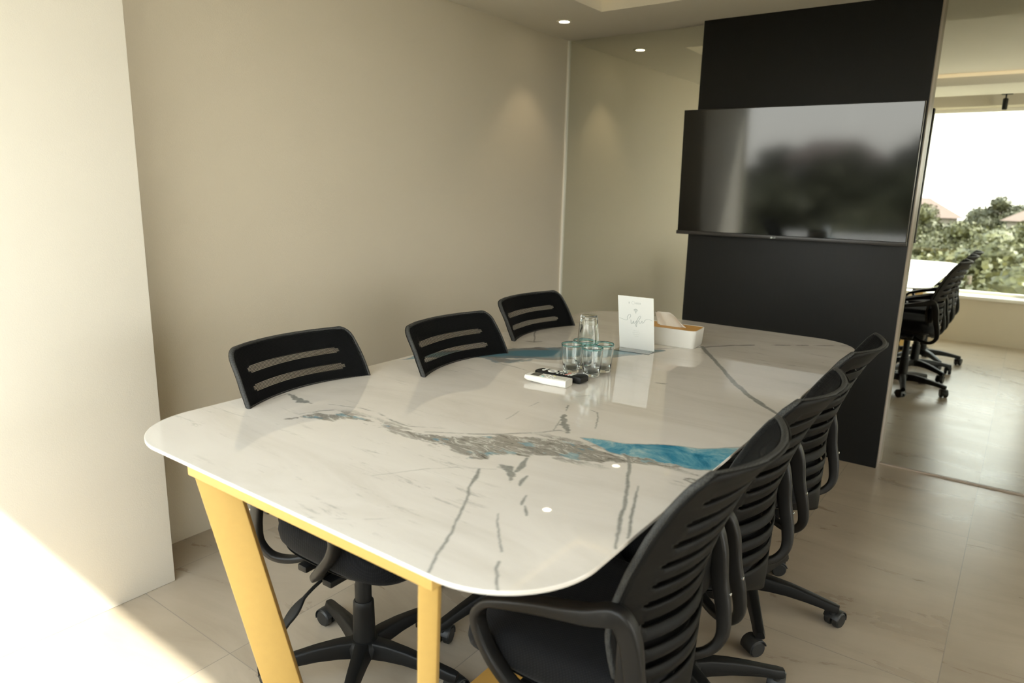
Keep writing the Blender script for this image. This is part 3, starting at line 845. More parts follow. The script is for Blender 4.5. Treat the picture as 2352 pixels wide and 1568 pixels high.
# ================================================================== office chairs
ZT, ZBk = 1.0, 0.43
_zf = [0.40, 0.45, 0.50, 0.565, 0.64, 0.70, 0.785, 0.868, 0.925, 0.957, 0.98, 1.0]
_ff = [-0.160, -0.150, -0.140, -0.130, -0.122, -0.130, -0.160, -0.196, -0.226, -0.247, -0.264, -0.284]
_zw = [0.40, 0.45, 0.52, 0.60, 0.70, 0.80, 0.90, 1.0]
_ww = [0.135, 0.150, 0.174, 0.193, 0.208, 0.218, 0.219, 0.212]
def bf(z): return float(np.interp(z, _zf, _ff))
def bw(z):
    w = float(np.interp(z, _zw, _ww))
    r = 0.030
    if z > ZT-r:
        w -= r-math.sqrt(max(0.0, r*r-(z-(ZT-r))**2))
    r = 0.10
    if z < ZBk+r:
        w -= r-math.sqrt(max(0.0, r*r-(z-(ZBk+r))**2))
    return max(w, 0.004)
def back_pt(u, z, off=0.0, bulge=None):
    bulge = float(np.interp(z, [0.43, 0.5, 0.6, 0.75, 0.9, 1.0], [0.045, 0.055, 0.074, 0.066, 0.056, 0.052]))
    w = bw(z)
    zz = z+0.003*u*u*max(0.0, (z-0.7)/0.3)**2
    return (bf(z)-bulge*(1-u*u)+off, u*w, zz)

def make_chair():
    root = thing('office_chair', 'x', 'chair', (0, 0, 0), 0, 'black office chairs around the conference table')
    # --- back shell with real slots
    slots = [0.938-0.0468*k for k in range(11) if 0.938-0.0468*k > 0.47]
    zs = set(np.linspace(ZBk, ZT-0.031, 26).round(5)) | set((ZT-0.030+0.030*math.sin(math.radians(a))) for a in (0, 15, 30, 45, 60, 72, 82, 90))
    sl_rows = []
    for c in slots:
        r = [c-0.0092, c-0.005, c+0.005, c+0.0092]
        zs = {z for z in zs if not (c-0.012 < z < c+0.012)}
        zs |= set(r)
        sl_rows.append(r)
    zs = sorted(zs)
    us = np.linspace(-1, 1, 51)
    verts = [back_pt(u, z) for z in zs for u in us]
    faces = []
    W_ = len(us)
    for j in range(len(zs)-1):
        zm = (zs[j]+zs[j+1])/2
        for i in range(W_-1):
            um = abs((us[i]+us[i+1])/2)
            hole = False
            for c, r in zip(slots, sl_rows):
                if r[0] < zm < r[3]:
                    lim = 0.78 if r[1] < zm < r[2] else 0.74
                    lim -= max(0, 0.62-c)*0.7
                    hole = um < lim
            if not hole:
                a = j*W_+i
                faces.append((a, a+1, a+W_+1, a+W_))
    sh = mesh_obj('back_shell', verts, faces, M_shellplastic, root, smooth=True)
    so = sh.modifiers.new('thickness', 'SOLIDIFY'); so.thickness = 0.006; so.offset = 0
    # --- mesh front
    zs2 = [z for z in sorted(set(np.linspace(0.55, ZT-0.031, 20).round(5)) | set((ZT-0.030+0.030*math.sin(math.radians(a))) for a in (0, 20, 40, 60, 75, 86)))]
    us2 = np.linspace(-0.995, 0.995, 29)
    verts = [back_pt(u, z, 0.0155+0.003*(1-u*u)) for z in zs2 for u in us2]
    W2 = len(us2)
    faces = [(j*W2+i, j*W2+i+1, (j+1)*W2+i+1, (j+1)*W2+i) for j in range(len(zs2)-1) for i in range(W2-1)]
    mesh_obj('back_mesh', verts, faces, M_mesh, root, smooth=True)
    # --- padded perforated rim round the shell edge
    zl = [0.55+0.02*k for k in range(int((ZT-0.031-0.55)/0.02)+1)]
    zc = [ZT-0.030+0.030*math.sin(math.radians(a)) for a in (0, 20, 40, 60, 75, 86)]
    path = []
    for z in zl+zc: path.append(Vector(back_pt(-0.995, z, 0.0085)))
    for u in np.linspace(-0.9, 0.9, 19): path.append(Vector(back_pt(u, ZT-0.0008, 0.008)))
    for z in (zl+zc)[::-1]: path.append(Vector(back_pt(0.995, z, 0.0085)))
    bm = bmesh.new()
    sec = [(0.0068*math.cos(a), 0.0055*math.sin(a)) for a in np.linspace(0, 2*math.pi, 11)[:-1]]
    add_sweep(bm, path, [sec]*len(path), Vector((1, 0, 0)))
    bm_obj('back_rim', bm, M_edge, root, smooth=True)
    # --- seat cushion
    bm = bmesh.new()
    n = 56
    def seat_ring(sc, z, drop=1.0):
        ring = []
        for i in range(n):
            t = 2*math.pi*i/n
            ex = 0.55
            cx = math.copysign(abs(math.cos(t))**ex, math.cos(t)); cy = math.copysign(abs(math.sin(t))**ex, math.sin(t))
            x = 0.045+0.225*cx*sc; y = 0.225*cy*sc*(1-0.05*(1-cx)*0.5)
            zz = z
            if x > 0.10: zz -= drop*0.045*((x-0.10)/0.17)**2
            zz += drop*0.012*(abs(y)/0.24)**2 - (0.008 if abs(y) < 0.12 else 0)*0
            ring.append(bm.verts.new((x, y, zz)))
        return ring
    prof = [(a_, b_+0.024, c_) for a_, b_, c_ in [(0.80, 0.443, 0.3), (0.93, 0.448, 0.5), (0.985, 0.462, 0.8), (1.0, 0.482, 1), (0.985, 0.503, 1), (0.94, 0.520, 1), (0.86, 0.530, 1), (0.7, 0.535, 1), (0.45, 0.533, 1), (0.2, 0.531, 1)]]
    rings = [seat_ring(*p_) for p_ in prof]
    for A, B in zip(rings, rings[1:]):
        for i in range(n): bm.faces.new((A[i], A[(i+1) % n], B[(i+1) % n], B[i]))
    bm.faces.new(rings[0][::-1]); bm.faces.new(rings[-1])
    bm_obj('seat', bm, M_seatfabric, root, smooth=True)
    # seat pan
    bm = bmesh.new()
    pr_ = [(0.75, 0.456), (0.86, 0.460), (0.90, 0.470)]
    rr_ = [[bm.verts.new((0.045+0.225*s_*math.copysign(abs(math.cos(2*math.pi*i/n))**0.55, math.cos(2*math.pi*i/n)), 0.225*s_*math.copysign(abs(math.sin(2*math.pi*i/n))**0.55, math.sin(2*math.pi*i/n)), z_)) for i in range(n)] for s_, z_ in pr_]
    for A, B in zip(rr_, rr_[1:]):
        for i in range(n): bm.faces.new((A[i], A[(i+1) % n], B[(i+1) % n], B[i]))
    bm.faces.new(rr_[0][::-1]); bm.faces.new(rr_[-1])
    bm_obj('seat_pan', bm, M_blackplastic, root, smooth=True, angle=50)
    # --- loop armrests
    for s in (-1, 1):
        ctrl = [(-0.06, 0.110, 0.425), (-0.120, 0.150, 0.408), (-0.170, 0.180, 0.416), (-0.200, 0.197, 0.455), (-0.198, 0.206, 0.515),
                (-0.180, 0.212, 0.59), (-0.168, 0.216, 0.665), (-0.145, 0.223, 0.708), (-0.085, 0.230, 0.694), (0.01, 0.234, 0.674), (0.10, 0.237, 0.650),
                (0.140, 0.238, 0.632), (0.162, 0.238, 0.594), (0.145, 0.238, 0.545), (0.105, 0.236, 0.495), (0.064, 0.220, 0.452), (0.03, 0.175, 0.432), (0.0, 0.110, 0.432)]
        path = catmull([(a, s*b_, c) for a, b_, c in ctrl], 6)
        secs = []; sides = []
        for i, p_ in enumerate(path):
            f = i/(len(path)-1)
            wid = float(np.interp(f, [0, 0.15, 0.30, 0.40, 0.50, 0.68, 0.80, 1], [0.030, 0.024, 0.024, 0.030, 0.040, 0.040, 0.034, 0.032]))
            th_ = float(np.interp(f, [0, 0.12, 0.22, 0.34, 0.42, 0.50, 0.62, 0.8, 1], [0.018, 0.022, 0.032, 0.042, 0.042, 0.028, 0.019, 0.024, 0.018]))
            secs.append(rrect(wid, th_, 0.007, 3))
            sides.append(Vector((0, 1, 0)) if 0.12 < f < 0.85 else Vector((0.25, 1, 0)))
        bm = bmesh.new()
        add_sweep(bm, path, secs, sides)
        # triangular web behind the armrest, where it is screwed to the shell
        bm_a = bm_obj('armrest', bm, M_armplastic, root, smooth=True, angle=50)
        for zz in (0.655, 0.560):
            b2 = bmesh.new()
            Mx = Matrix.Translation((-0.1635-0.021 if zz > 0.6 else -0.187-0.017, s*0.215, zz)) @ Matrix.Rotation(-math.pi/2, 4, 'Y')
            add_lathe(b2, [(0.0045, 0), (0.0045, 0.004), (0.003, 0.005)], 12, M=Mx)
            bm_obj('bolt', b2, M_steel, root, smooth=True, angle=40)
        # clamp between flange and shell
        b3 = bmesh.new()
        add_box(b3, (-0.160, min(s*0.150, s*0.212), 0.560), (-0.138, max(s*0.150, s*0.212), 0.665), 0.006)
        bm_obj('arm_mount', b3, M_armplastic, root, smooth=True, angle=40)
    # --- mechanism, lever, knob
    bm = bmesh.new()
    add_box(bm, (-0.11, -0.085, 0.392), (0.13, 0.085, 0.456), 0.010)
    add_box(bm, (-0.05, -0.19, 0.418), (-0.015, 0.19, 0.437), 0.004)
    add_box(bm, (0.06, -0.20, 0.418), (0.095, 0.20, 0.437), 0.004)
    bm_obj('tilt_mechanism', bm, M_blackplastic, root, smooth=True, angle=40)
    bm = bmesh.new()
    Mx = Matrix.Translation((0.128, 0, 0.405)) @ Matrix.Rotation(math.pi/2, 4, 'Y')
    add_lathe(bm, [(0.024, 0), (0.029, 0.006), (0.029, 0.034), (0.024, 0.040)], 18, M=Mx)
    for i in range(9):
        a = 2*math.pi*i/9
        add_box(bm, (0.0275, -0.004, 0.004), (0.0315, 0.004, 0.036), 0.001, 1, M=Mx @ Matrix.Rotation(a, 4, 'Z'))
    bm_obj('tension_knob', bm, M_blackplastic, root, smooth=True, angle=40)
    bm = bmesh.new()
    lp = catmull([(0.03, -0.08, 0.418), (0.03, -0.16, 0.412), (0.03, -0.225, 0.392), (0.028, -0.27, 0.360), (0.026, -0.315, 0.325)], 5)
    secs = []
    for i in range(len(lp)):
        f = i/(len(lp)-1)
        secs.append(rrect(0.009, 0.009, 0.004, 2) if f < 0.55 else rrect(0.010+0.022*math.sin(min(1, (f-0.55)/0.3)*math.pi*0.75), 0.008, 0.003, 2))
    add_sweep(bm, lp, secs, Vector((1, 0, 0)))
    bm_obj('lever', bm, M_blackplastic, root, smooth=True, angle=50)
    # --- gas column
    bm = bmesh.new()
    add_lathe(bm, [(0.0245, 0.230), (0.0245, 0.300), (0.0225, 0.305), (0.0225, 0.395)], 28)
    add_lathe(bm, [(0.036, 0.088), (0.0335, 0.105), (0.0310, 0.232), (0.0300, 0.246), (0.0265, 0.251)], 28)
    bm_obj('gas_column', bm, M_blackplastic, root, smooth=True, angle=35)
    # --- five-star base and casters
    bm = bmesh.new()
    add_lathe(bm, [(0.040, 0.070), (0.052, 0.078), (0.052, 0.108), (0.042, 0.122), (0.036, 0.124)], 28)
    R_ = 0.285
    for k in range(5):
        a = 2*math.pi*k/5
        d = Vector((math.cos(a), math.sin(a), 0))
        pp = []; ss = []
        for r, z, w, h in ((0.030, 0.098, 0.060, 0.050), (0.08, 0.100, 0.053, 0.046), (0.14, 0.097, 0.046, 0.040), (0.20, 0.089, 0.041, 0.034), (0.25, 0.080, 0.038, 0.029), (0.285, 0.073, 0.038, 0.028), (0.303, 0.071, 0.030, 0.024)):
            pp.append(d*r+Vector((0, 0, z)))
            ss.append([(x*(1.0 if y < 0 else 0.72) if False else x*(0.74 if y > 0 else 1.0), y) for x, y in rrect(w, h, 0.006, 2)])
        side = Vector((-d.y, d.x, 0))
        # orient so that +b points up
        t_ = (pp[1]-pp[0]).normalized()
        if t_.cross(side).z < 0: side = -side
        add_sweep(bm, pp, ss, side)
    base = bm_obj('star_base', bm, M_blackplastic, root, smooth=True, angle=45)
    for k in range(5):
        a = 2*math.pi*k/5
        d = Vector((math.cos(a), math.sin(a), 0))
        c = d*R_
        sw = a + (1.1, 2.3, 0.4, 3.6, 5.2)[k]
        Mc = Matrix.Translation(c) @ Matrix.Rotation(sw, 4, 'Z')
        bm = bmesh.new()
        add_lathe(bm, [(0.011, 0.048), (0.011, 0.066)], 14, M=Matrix.Translation(c))
        # hood
        hp = [Vector((0.018+0.030*math.cos(t), 0, 0.029+0.030*math.sin(t))) for t in np.linspace(math.radians(-15), math.radians(165), 12)]
        hp = [Mc @ p_ for p_ in hp]
        side = (Mc.to_3x3() @ Vector((0, 1, 0)))
        add_sweep(bm, hp, [rrect(0.052, 0.004, 0.0015, 1)]*len(hp), side)
        cs = bm_obj('caster', bm, M_rubber, root, smooth=True, angle=50)
        for q in (-1, 1):
            bm = bmesh.new()
            Mw = Mc @ Matrix.Translation((0.018, q*0.0145, 0.0275)) @ Matrix.Rotation(math.pi/2, 4, 'X')
            add_lathe(bm, [(0.010, -0.0115), (0.023, -0.0115), (0.0275, -0.007), (0.0275, 0.007), (0.023, 0.0115), (0.010, 0.0115)], 26, M=Mw)
            bm_obj('wheel', bm, M_rubber, cs, smooth=True, angle=40)
    return root

proto = make_chair()
# (x, y, facing degrees, base turn is part of the copy)
CH = [
    (-1.430, 1.240, 2, 'nearest of the three black mesh-back chairs between the table and the left wall'),
    (-1.290, 1.765, 0, 'middle black mesh-back chair on the left wall side, only its back showing above the table'),
    (-1.385, 2.375, -1, 'far black mesh-back chair on the left wall side, nearest the mirror corner'),
    (-0.635, 1.230, 180, 'nearest black office chair on the open floor side, arm loop in foreground'),
    (-0.635, 1.745, 180, 'middle black office chair on the open floor side of the table'),
    (-0.640, 2.340, 180, 'far black office chair on the open floor side, in front of the dark panel'),
]
BASE_TURN = [15, 44, 30, 56-180, 39-180, 8-180]
for i, (x, y, r, lab) in enumerate(CH):
    c = proto if i == 0 else copy_tree(proto)
    c.location = (x, y, 0); c.rotation_euler = (0, 0, math.radians(r))
    c['label'] = lab
    rel = math.radians(BASE_TURN[i]) - (0 if i < 3 else 0)
    for ch in c.children:
        nm = ch.name.split('.')[0]
        if nm in ('star_base', 'caster'):
            ch.rotation_euler = (0, 0, rel)

# ================================================================== things on the table
# --- drinking glasses
def make_glass():
    t = thing('drinking_glass', 'x', 'glass', (0, 0, 0), 0, 'clear drinking glasses stacked as a pyramid on the table')
    bm = bmesh.new()
    outer = [(0.0, 0.0), (0.0235, 0.0), (0.0272, 0.002), (0.0280, 0.010), (0.0305, 0.035), (0.0332, 0.062), (0.0352, 0.0885)]
    inner = [(0.0328, 0.0885), (0.0308, 0.062), (0.0280, 0.035), (0.0254, 0.014), (0.019, 0.0095), (0.0, 0.009)]
    n = 36
    rings = []
    for r, z in outer+inner:
        if r == 0: rings.append([bm.verts.new((0, 0, z))])
        else:
            rings.append([bm.verts.new(((r+(0.0007*math.cos(9*2*math.pi*i/n) if 0.01 < z < 0.06 else 0))*math.cos(2*math.pi*i/n), (r+(0.0007*math.cos(9*2*math.pi*i/n) if 0.01 < z < 0.06 else 0))*math.sin(2*math.pi*i/n), z)) for i in range(n)])
    for A, B in zip(rings, rings[1:]):
        for i in range(n):
            a = A[0] if len(A) == 1 else A[i]; a2 = A[0] if len(A) == 1 else A[(i+1) % n]
            c = B[0] if len(B) == 1 else B[i]; c2 = B[0] if len(B) == 1 else B[(i+1) % n]
            vs = []
            for v in (a, a2, c2, c):
                if v not in vs: vs.append(v)
            if len(vs) >= 3: bm.faces.new(vs)
    bm_obj('glass_body', bm, M_glass, t, smooth=True, angle=60)
    bm = bmesh.new()
    rim = [(0.0328, 0.0886), (0.0352, 0.0886), (0.0356, 0.0905), (0.0355, 0.0935), (0.0343, 0.095), (0.0331, 0.0935), (0.0328, 0.0905)]
    rg = [[bm.verts.new((r*math.cos(2*math.pi*i/n), r*math.sin(2*math.pi*i/n), z)) for i in range(n)] for r, z in rim]
    for a in range(len(rg)):
        A, B = rg[a], rg[(a+1) % len(rg)]
        for i in range(n): bm.faces.new((A[i], A[(i+1) % n], B[(i+1) % n], B[i]))
    r_ = bm_obj('rim', bm, M_glassrim, t, smooth=True)
    r_['label'] = 'aqua tinted rim'
    return t
g0 = make_glass()
GP = [(-1.079, 1.912, 0, 'clear glass with aqua rim at the front of the bottom layer, beside the black remote'),
      (-1.156, 1.914, 0, 'clear glass at the left of the bottom layer of the glass stack'),
      (-1.079, 1.985, 0, 'clear glass at the right of the bottom layer, nearest the white card'),
      (-1.156, 1.988, 0, 'clear glass at the back of the bottom layer, mostly hidden behind the others'),
      (-1.118, 1.950, 1, 'upside-down clear glass standing on top of the other four')]
for i, (x, y, up_, lab) in enumerate(GP):
    g = g0 if i == 0 else copy_tree(g0)
    g['label'] = lab
    g.location = (x, y, TT+0.0005 if not up_ else TT+0.0005+0.0955+0.095)
    g.rotation_euler = (math.pi if up_ else 0, 0, 0.4*i)

# --- white remote control
rw = thing('remote_control', 'small white remote with grey display lying in front of the black remote', 'remote control', (-1.136, 1.747, TT+0.0005), math.radians(6.5))
bm = bmesh.new()
lp_ = catmull([(-0.0715, 0, 0.0125), (-0.06, 0, 0.0105), (-0.02, 0, 0.0105), (0.0, 0, 0.0115), (0.04, 0, 0.0115), (0.0705, 0, 0.0115)], 4)
hs_ = []
for i, p_ in enumerate(lp_):
    x = p_.x; h = float(np.interp(x, [-0.0715, -0.06, -0.02, 0.0, 0.0705], [0.013, 0.0175, 0.020, 0.022, 0.022]))
    p_.z = float(np.interp(x, [-0.0715, -0.06, -0.02, 0.0, 0.0705], [0.0155, 0.0133, 0.012, 0.011, 0.011])); p_.y = 0
    hs_.append(rrect(0.050, h, 0.005, 3))
add_sweep(bm, lp_, hs_, Vector((0, 1, 0)))
bm_obj('case', bm, M_whiteplastic, rw, smooth=True, angle=50)
box('display', (-0.055, -0.017, 0.0215), (-0.027, 0.017, 0.0228), M_lcd, rw, bevel=0.0004, seg=1)
for i, (bx, by, w_, h_, mt) in enumerate([(-0.014, -0.011, 0.009, 0.008, M_teal), (-0.014, 0.009, 0.009, 0.008, M_btn), (0.002, -0.012, 0.008, 0.006, M_btn), (0.002, 0.0, 0.008, 0.006, M_btn), (0.002, 0.012, 0.008, 0.006, M_btn),
                                         (0.016, -0.012, 0.008, 0.006, M_btn), (0.016, 0.0, 0.008, 0.006, M_btn), (0.016, 0.012, 0.008, 0.006, M_yellowbtn)]):
    b_ = box('button', (bx-w_/2, by-h_/2, 0.0215), (bx+w_/2, by+h_/2, 0.0236), mt, rw, bevel=0.0008, seg=2)
box('slide_cover', (0.026, -0.018, 0.0215), (0.062, 0.018, 0.0227), M_btn, rw, bevel=0.0005, seg=1)

# --- black remote control
rb = thing('remote_control', 'long black remote with white buttons and ring pad behind the white remote', 'remote control', (-1.140, 1.822, TT+0.0005), math.radians(-3.0))
bm = bmesh.new()
pts_ = [(-0.090, 0.0085, 0.008, 0.030), (-0.082, 0.008, 0.0135, 0.042), (-0.06, 0.0085, 0.015, 0.044), (0.0, 0.009, 0.016, 0.042), (0.04, 0.0095, 0.0175, 0.043), (0.065, 0.0115, 0.0215, 0.047), (0.085, 0.0125, 0.0235, 0.048), (0.092, 0.0125, 0.017, 0.042)]
add_sweep(bm, [Vector((a, 0, max(b_, c/2+0.0003))) for a, b_, c, d in pts_], [rrect(d, c, 0.005, 3) for a, b_, c, d in pts_], Vector((0, 1, 0)))
bm_obj('case', bm, M_blackplastic, rb, smooth=True, angle=50)
bm = bmesh.new()
rgs = []
for r, z in ((0.0075, 0.0152), (0.0075, 0.0178), (0.0085, 0.0182), (0.0150, 0.0182), (0.0158, 0.0178), (0.0158, 0.0152)):
    rgs.append([bm.verts.new((-0.030+r*math.cos(2*math.pi*i/28), r*math.sin(2*math.pi*i/28), z)) for i in range(28)])
for A, B in zip(rgs, rgs[1:]):
    for i in range(28): bm.faces.new((A[i], A[(i+1) % 28], B[(i+1) % 28], B[i]))
bm_obj('ring_pad', bm, M_btnwhite, rb, smooth=True, angle=40)
for bx, by, w_, h_, mt in [(-0.060, -0.007, 0.009, 0.010, M_btnwhite), (-0.060, 0.008, 0.009, 0.010, M_btnwhite), (-0.004, -0.010, 0.008, 0.010, M_btnwhite), (-0.004, 0.010, 0.008, 0.010, M_btnwhite),
                           (0.010, -0.010, 0.004, 0.005, M_btn), (0.010, 0.0, 0.004, 0.005, M_btn), (0.010, 0.010, 0.004, 0.005, M_btn), (0.020, -0.010, 0.004, 0.005, M_btn), (0.020, 0.010, 0.004, 0.005, M_teal),
                           (0.030, 0.0, 0.006, 0.030, M_btnred), (0.040, 0.0, 0.006, 0.030, M_btnwhite), (0.050, 0.0, 0.006, 0.030, M_btnwhite)]:
    zt_ = float(np.interp(bx, [-0.06, 0.0, 0.04, 0.065], [0.0155, 0.0165, 0.0178, 0.0215]))
    box('button', (bx-w_/2, by-h_/2, zt_), (bx+w_/2, by+h_/2, zt_+0.002), mt, rb, bevel=0.0006, seg=1)

# --- upright white card
cd = thing('table_card', 'upright white printed card with grey script and signal symbol standing beside the tissue box', 'sign', (-1.1385, 2.356, TT+0.0005), math.radians(6.0))
lean = math.radians(13)
Mc_ = Matrix.Rotation(lean, 4, 'X')
CWd, CHt = 0.138, 0.212
bm = bmesh.new()
add_box(bm, (-CWd/2, 0.0, 0.001), (CWd/2, 0.0022, CHt), 0.0004, 1, M=Mc_)
bm_obj('card', bm, M_paper, cd, smooth=True, angle=35)
box('clear_foot', (-CWd/2, -0.060, 0.0), (CWd/2, 0.0, 0.0012), M_acrylic, cd)
def on_card(x, z, d=-0.0006): return Mc_ @ Vector((x, d, z))
def stroke(name, pts, w, par):
    path = catmull([(a, 0, b_) for a, b_ in pts], 8)
    bm = bmesh.new(); n_ = len(path)
    prev = None
    for i, p_ in enumerate(path):
        t = (path[min(i+1, n_-1)]-path[max(i-1, 0)]).normalized(); nn = Vector((-t.z, 0, t.x))*(w*(0.55+0.45*abs(t.z)))
        a = bm.verts.new(on_card(*( (p_+nn).x, (p_+nn).z))); c = bm.verts.new(on_card((p_-nn).x, (p_-nn).z))
        if prev: bm.faces.new((prev[0], prev[1], c, a))
        prev = (a, c)
    return bm
Z0 = CHt
bmS = bmesh.new()
def merge(b2):
    me_ = bpy.data.meshes.new('tmp'); b2.to_mesh(me_); b2.free(); bmS.from_mesh(me_); bpy.data.meshes.remove(me_)
# script word with its long swash
merge(stroke('s', [(-0.066, Z0-0.089), (-0.052, Z0-0.093), (-0.040, Z0-0.096), (-0.033, Z0-0.092), (-0.034, Z0-0.084), (-0.029, Z0-0.075), (-0.023, Z0-0.071), (-0.020, Z0-0.077), (-0.026, Z0-0.088)], 0.0009, cd))
merge(stroke('s', [(-0.020, Z0-0.092), (-0.019, Z0-0.108), (-0.014, Z0-0.106), (-0.009, Z0-0.096), (-0.009, Z0-0.106), (-0.004, Z0-0.103), (0.002, Z0-0.094)], 0.0010, cd))
merge(stroke('s', [(-0.002, Z0-0.114), (0.001, Z0-0.103), (0.008, Z0-0.084), (0.015, Z0-0.074), (0.019, Z0-0.077), (0.012, Z0-0.090), (0.004, Z0-0.104), (0.001, Z0-0.118), (-0.001, Z0-0.114)], 0.0009, cd))
merge(stroke('s', [(0.013, Z0-0.094), (0.013, Z0-0.103), (0.018, Z0-0.102), (0.024, Z0-0.092), (0.024, Z0-0.101), (0.030, Z0-0.098), (0.038, Z0-0.086), (0.050, Z0-0.083), (0.064, Z0-0.088)], 0.0008, cd))
bm_obj('script_word', bmS, M_ink, cd)
bm = bmesh.new()
for r0, r1 in ((0.0065, 0.0085), (0.0105, 0.0125), (0.0145, 0.0168)):
    pv = None
    for a in np.linspace(math.radians(45), math.radians(135), 14):
        v1 = bm.verts.new(on_card(r0*math.cos(a)*0.72, Z0-0.064+r0*math.sin(a))); v2 = bm.verts.new(on_card(r1*math.cos(a)*0.72, Z0-0.064+r1*math.sin(a)))
        if pv: bm.faces.new((pv[0], pv[1], v2, v1))
        pv = (v1, v2)
cv = [bm.verts.new(on_card(0.0022*math.cos(a), Z0-0.0625+0.0022*math.sin(a))) for a in np.linspace(0, 2*math.pi, 13)[:-1]]
bm.faces.new(cv)
bm_obj('signal_symbol', bm, M_ink, cd)
# small heading: one mark, then a block of short strokes
bm = bmesh.new()
def dash(x0, z0, x1, z1, w):
    d = Vector((x1-x0, 0, z1-z0)).normalized(); nn = Vector((-d.z, 0, d.x))*w
    q = [on_card(x0+nn.x, z0+nn.z), on_card(x0-nn.x, z0-nn.z), on_card(x1-nn.x, z1-nn.z), on_card(x1+nn.x, z1+nn.z)]
    bm.faces.new([bm.verts.new(p_) for p_ in q])
for x in (-0.026, -0.0235): dash(x, Z0-0.022, x, Z0-0.0285, 0.0006)
dash(-0.026, Z0-0.022, -0.0235, Z0-0.022, 0.0006)
for a in np.linspace(0, 2*math.pi, 11)[:-1]:
    dash(-0.009+0.006*math.cos(a), Z0-0.024+0.006*math.sin(a), -0.009+0.006*math.cos(a+0.5), Z0-0.024+0.006*math.sin(a+0.5), 0.0003)
for k in range(5):
    x = 0.001+k*0.0042
    dash(x, Z0-0.022, x, Z0-0.0275, 0.0006); dash(x, Z0-0.0225, x+0.0024, Z0-0.0225, 0.0005); dash(x, Z0-0.027, x+0.0024, Z0-0.027, 0.0005)
for k, wd in enumerate((0.022, 0.03, 0.026, 0.018)):
    dash(-wd/2, Z0-0.135-k*0.0075, wd/2, Z0-0.135-k*0.0075, 0.00025)
bm_obj('small_print', bm, M_ink, cd)

# --- tissue box
tb = thing('tissue_box', 'white tissue box with light wooden lid and a tissue pulled up, behind the card', 'tissue box', (-1.090, 2.550, TT+0.0005), math.radians(4.5))
bm = bmesh.new()
def rring(w, d, r, z): return [bm.verts.new((a, b_, z)) for a, b_ in rrect(w, d, r, 5)]
R1 = [rring(0.222, 0.112, 0.016, 0.0), rring(0.226, 0.116, 0.017, 0.004), rring(0.236, 0.124, 0.018, 0.070), rring(0.230, 0.118, 0.016, 0.070), rring(0.229, 0.117, 0.016, 0.058)]
for A, B in zip(R1, R1[1:]):
    for i in range(len(A)): bm.faces.new((A[i], A[(i+1) % len(A)], B[(i+1) % len(A)], B[i]))
bm.faces.new(R1[0][::-1]); bm.faces.new(R1[-1])
bm_obj('body', bm, M_whiteplastic, tb, smooth=True, angle=40)
# wooden lid with an oval slot
bm = bmesh.new()
outer = [(a, b_) for a, b_ in rrect(0.2285, 0.1165, 0.015, 5)]
m_ = len(outer)
inner = []
for a, b_ in outer:
    t = math.atan2(b_/0.0582, a/0.114); inner.append((0.062*math.cos(t), 0.013*math.sin(t)))
V1 = [bm.verts.new((a, b_, 0.069)) for a, b_ in outer]; V2 = [bm.verts.new((a, b_, 0.069)) for a, b_ in inner]
V3 = [bm.verts.new((a, b_, 0.0595)) for a, b_ in inner]; V4 = [bm.verts.new((a, b_, 0.0595)) for a, b_ in outer]
for A, B in ((V1, V2), (V2, V3), (V3, V4), (V4, V1)):
    for i in range(m_): bm.faces.new((A[i], A[(i+1) % m_], B[(i+1) % m_], B[i]))
bm_obj('lid', bm, M_wood, tb, smooth=True, angle=30)
# tissue: folded, tilting to the left with a draped right flap
bm = bmesh.new()
nu, nv_ = 22, 12
G_ = []
for j in range(nv_+1):
    v = j/nv_
    row = []
    for i in range(nu+1):
        u = i/nu
        half = 0.040+0.012*math.sin(v*2.2)
        x = -0.012+(u-0.5)*2*half-0.012*v
        top = 0.056*(1-max(0, (u-0.55)/0.45)**1.6*0.80)
        if u < 0.1: top *= 0.94
        z = 0.064+top*v
        y = 0.004*math.sin(u*9+v*3)+0.016*math.sin(v*2.6)*(1-0.7*u)-0.022*v*max(0, (u-0.5)*2)**1.5
        row.append(bm.verts.new((x+0.028*v*max(0, (u-0.5)*2), y, z)))
    G_.append(row)
for j in range(nv_):
    for i in range(nu): bm.faces.new((G_[j][i], G_[j][i+1], G_[j+1][i+1], G_[j+1][i]))
# back fold
G2 = []
for j in range(nv_+1):
    v = j/nv_
    row = []
    for i in range(nu+1):
        p_ = G_[nv_][i].co
        row.append(G_[nv_][i] if j == 0 else bm.verts.new((p_.x+0.010*v, p_.y+0.020*math.sin(v*2.8), p_.z-(p_.z-0.066)*v)))
    G2.append(row)
for j in range(nv_):
    for i in range(nu): bm.faces.new((G2[j][i], G2[j][i+1], G2[j+1][i+1], G2[j+1][i]))
ts = bm_obj('tissue', bm, M_tissue, tb, smooth=True)
sd = ts.modifiers.new('thickness', 'SOLIDIFY'); sd.thickness = 0.0008

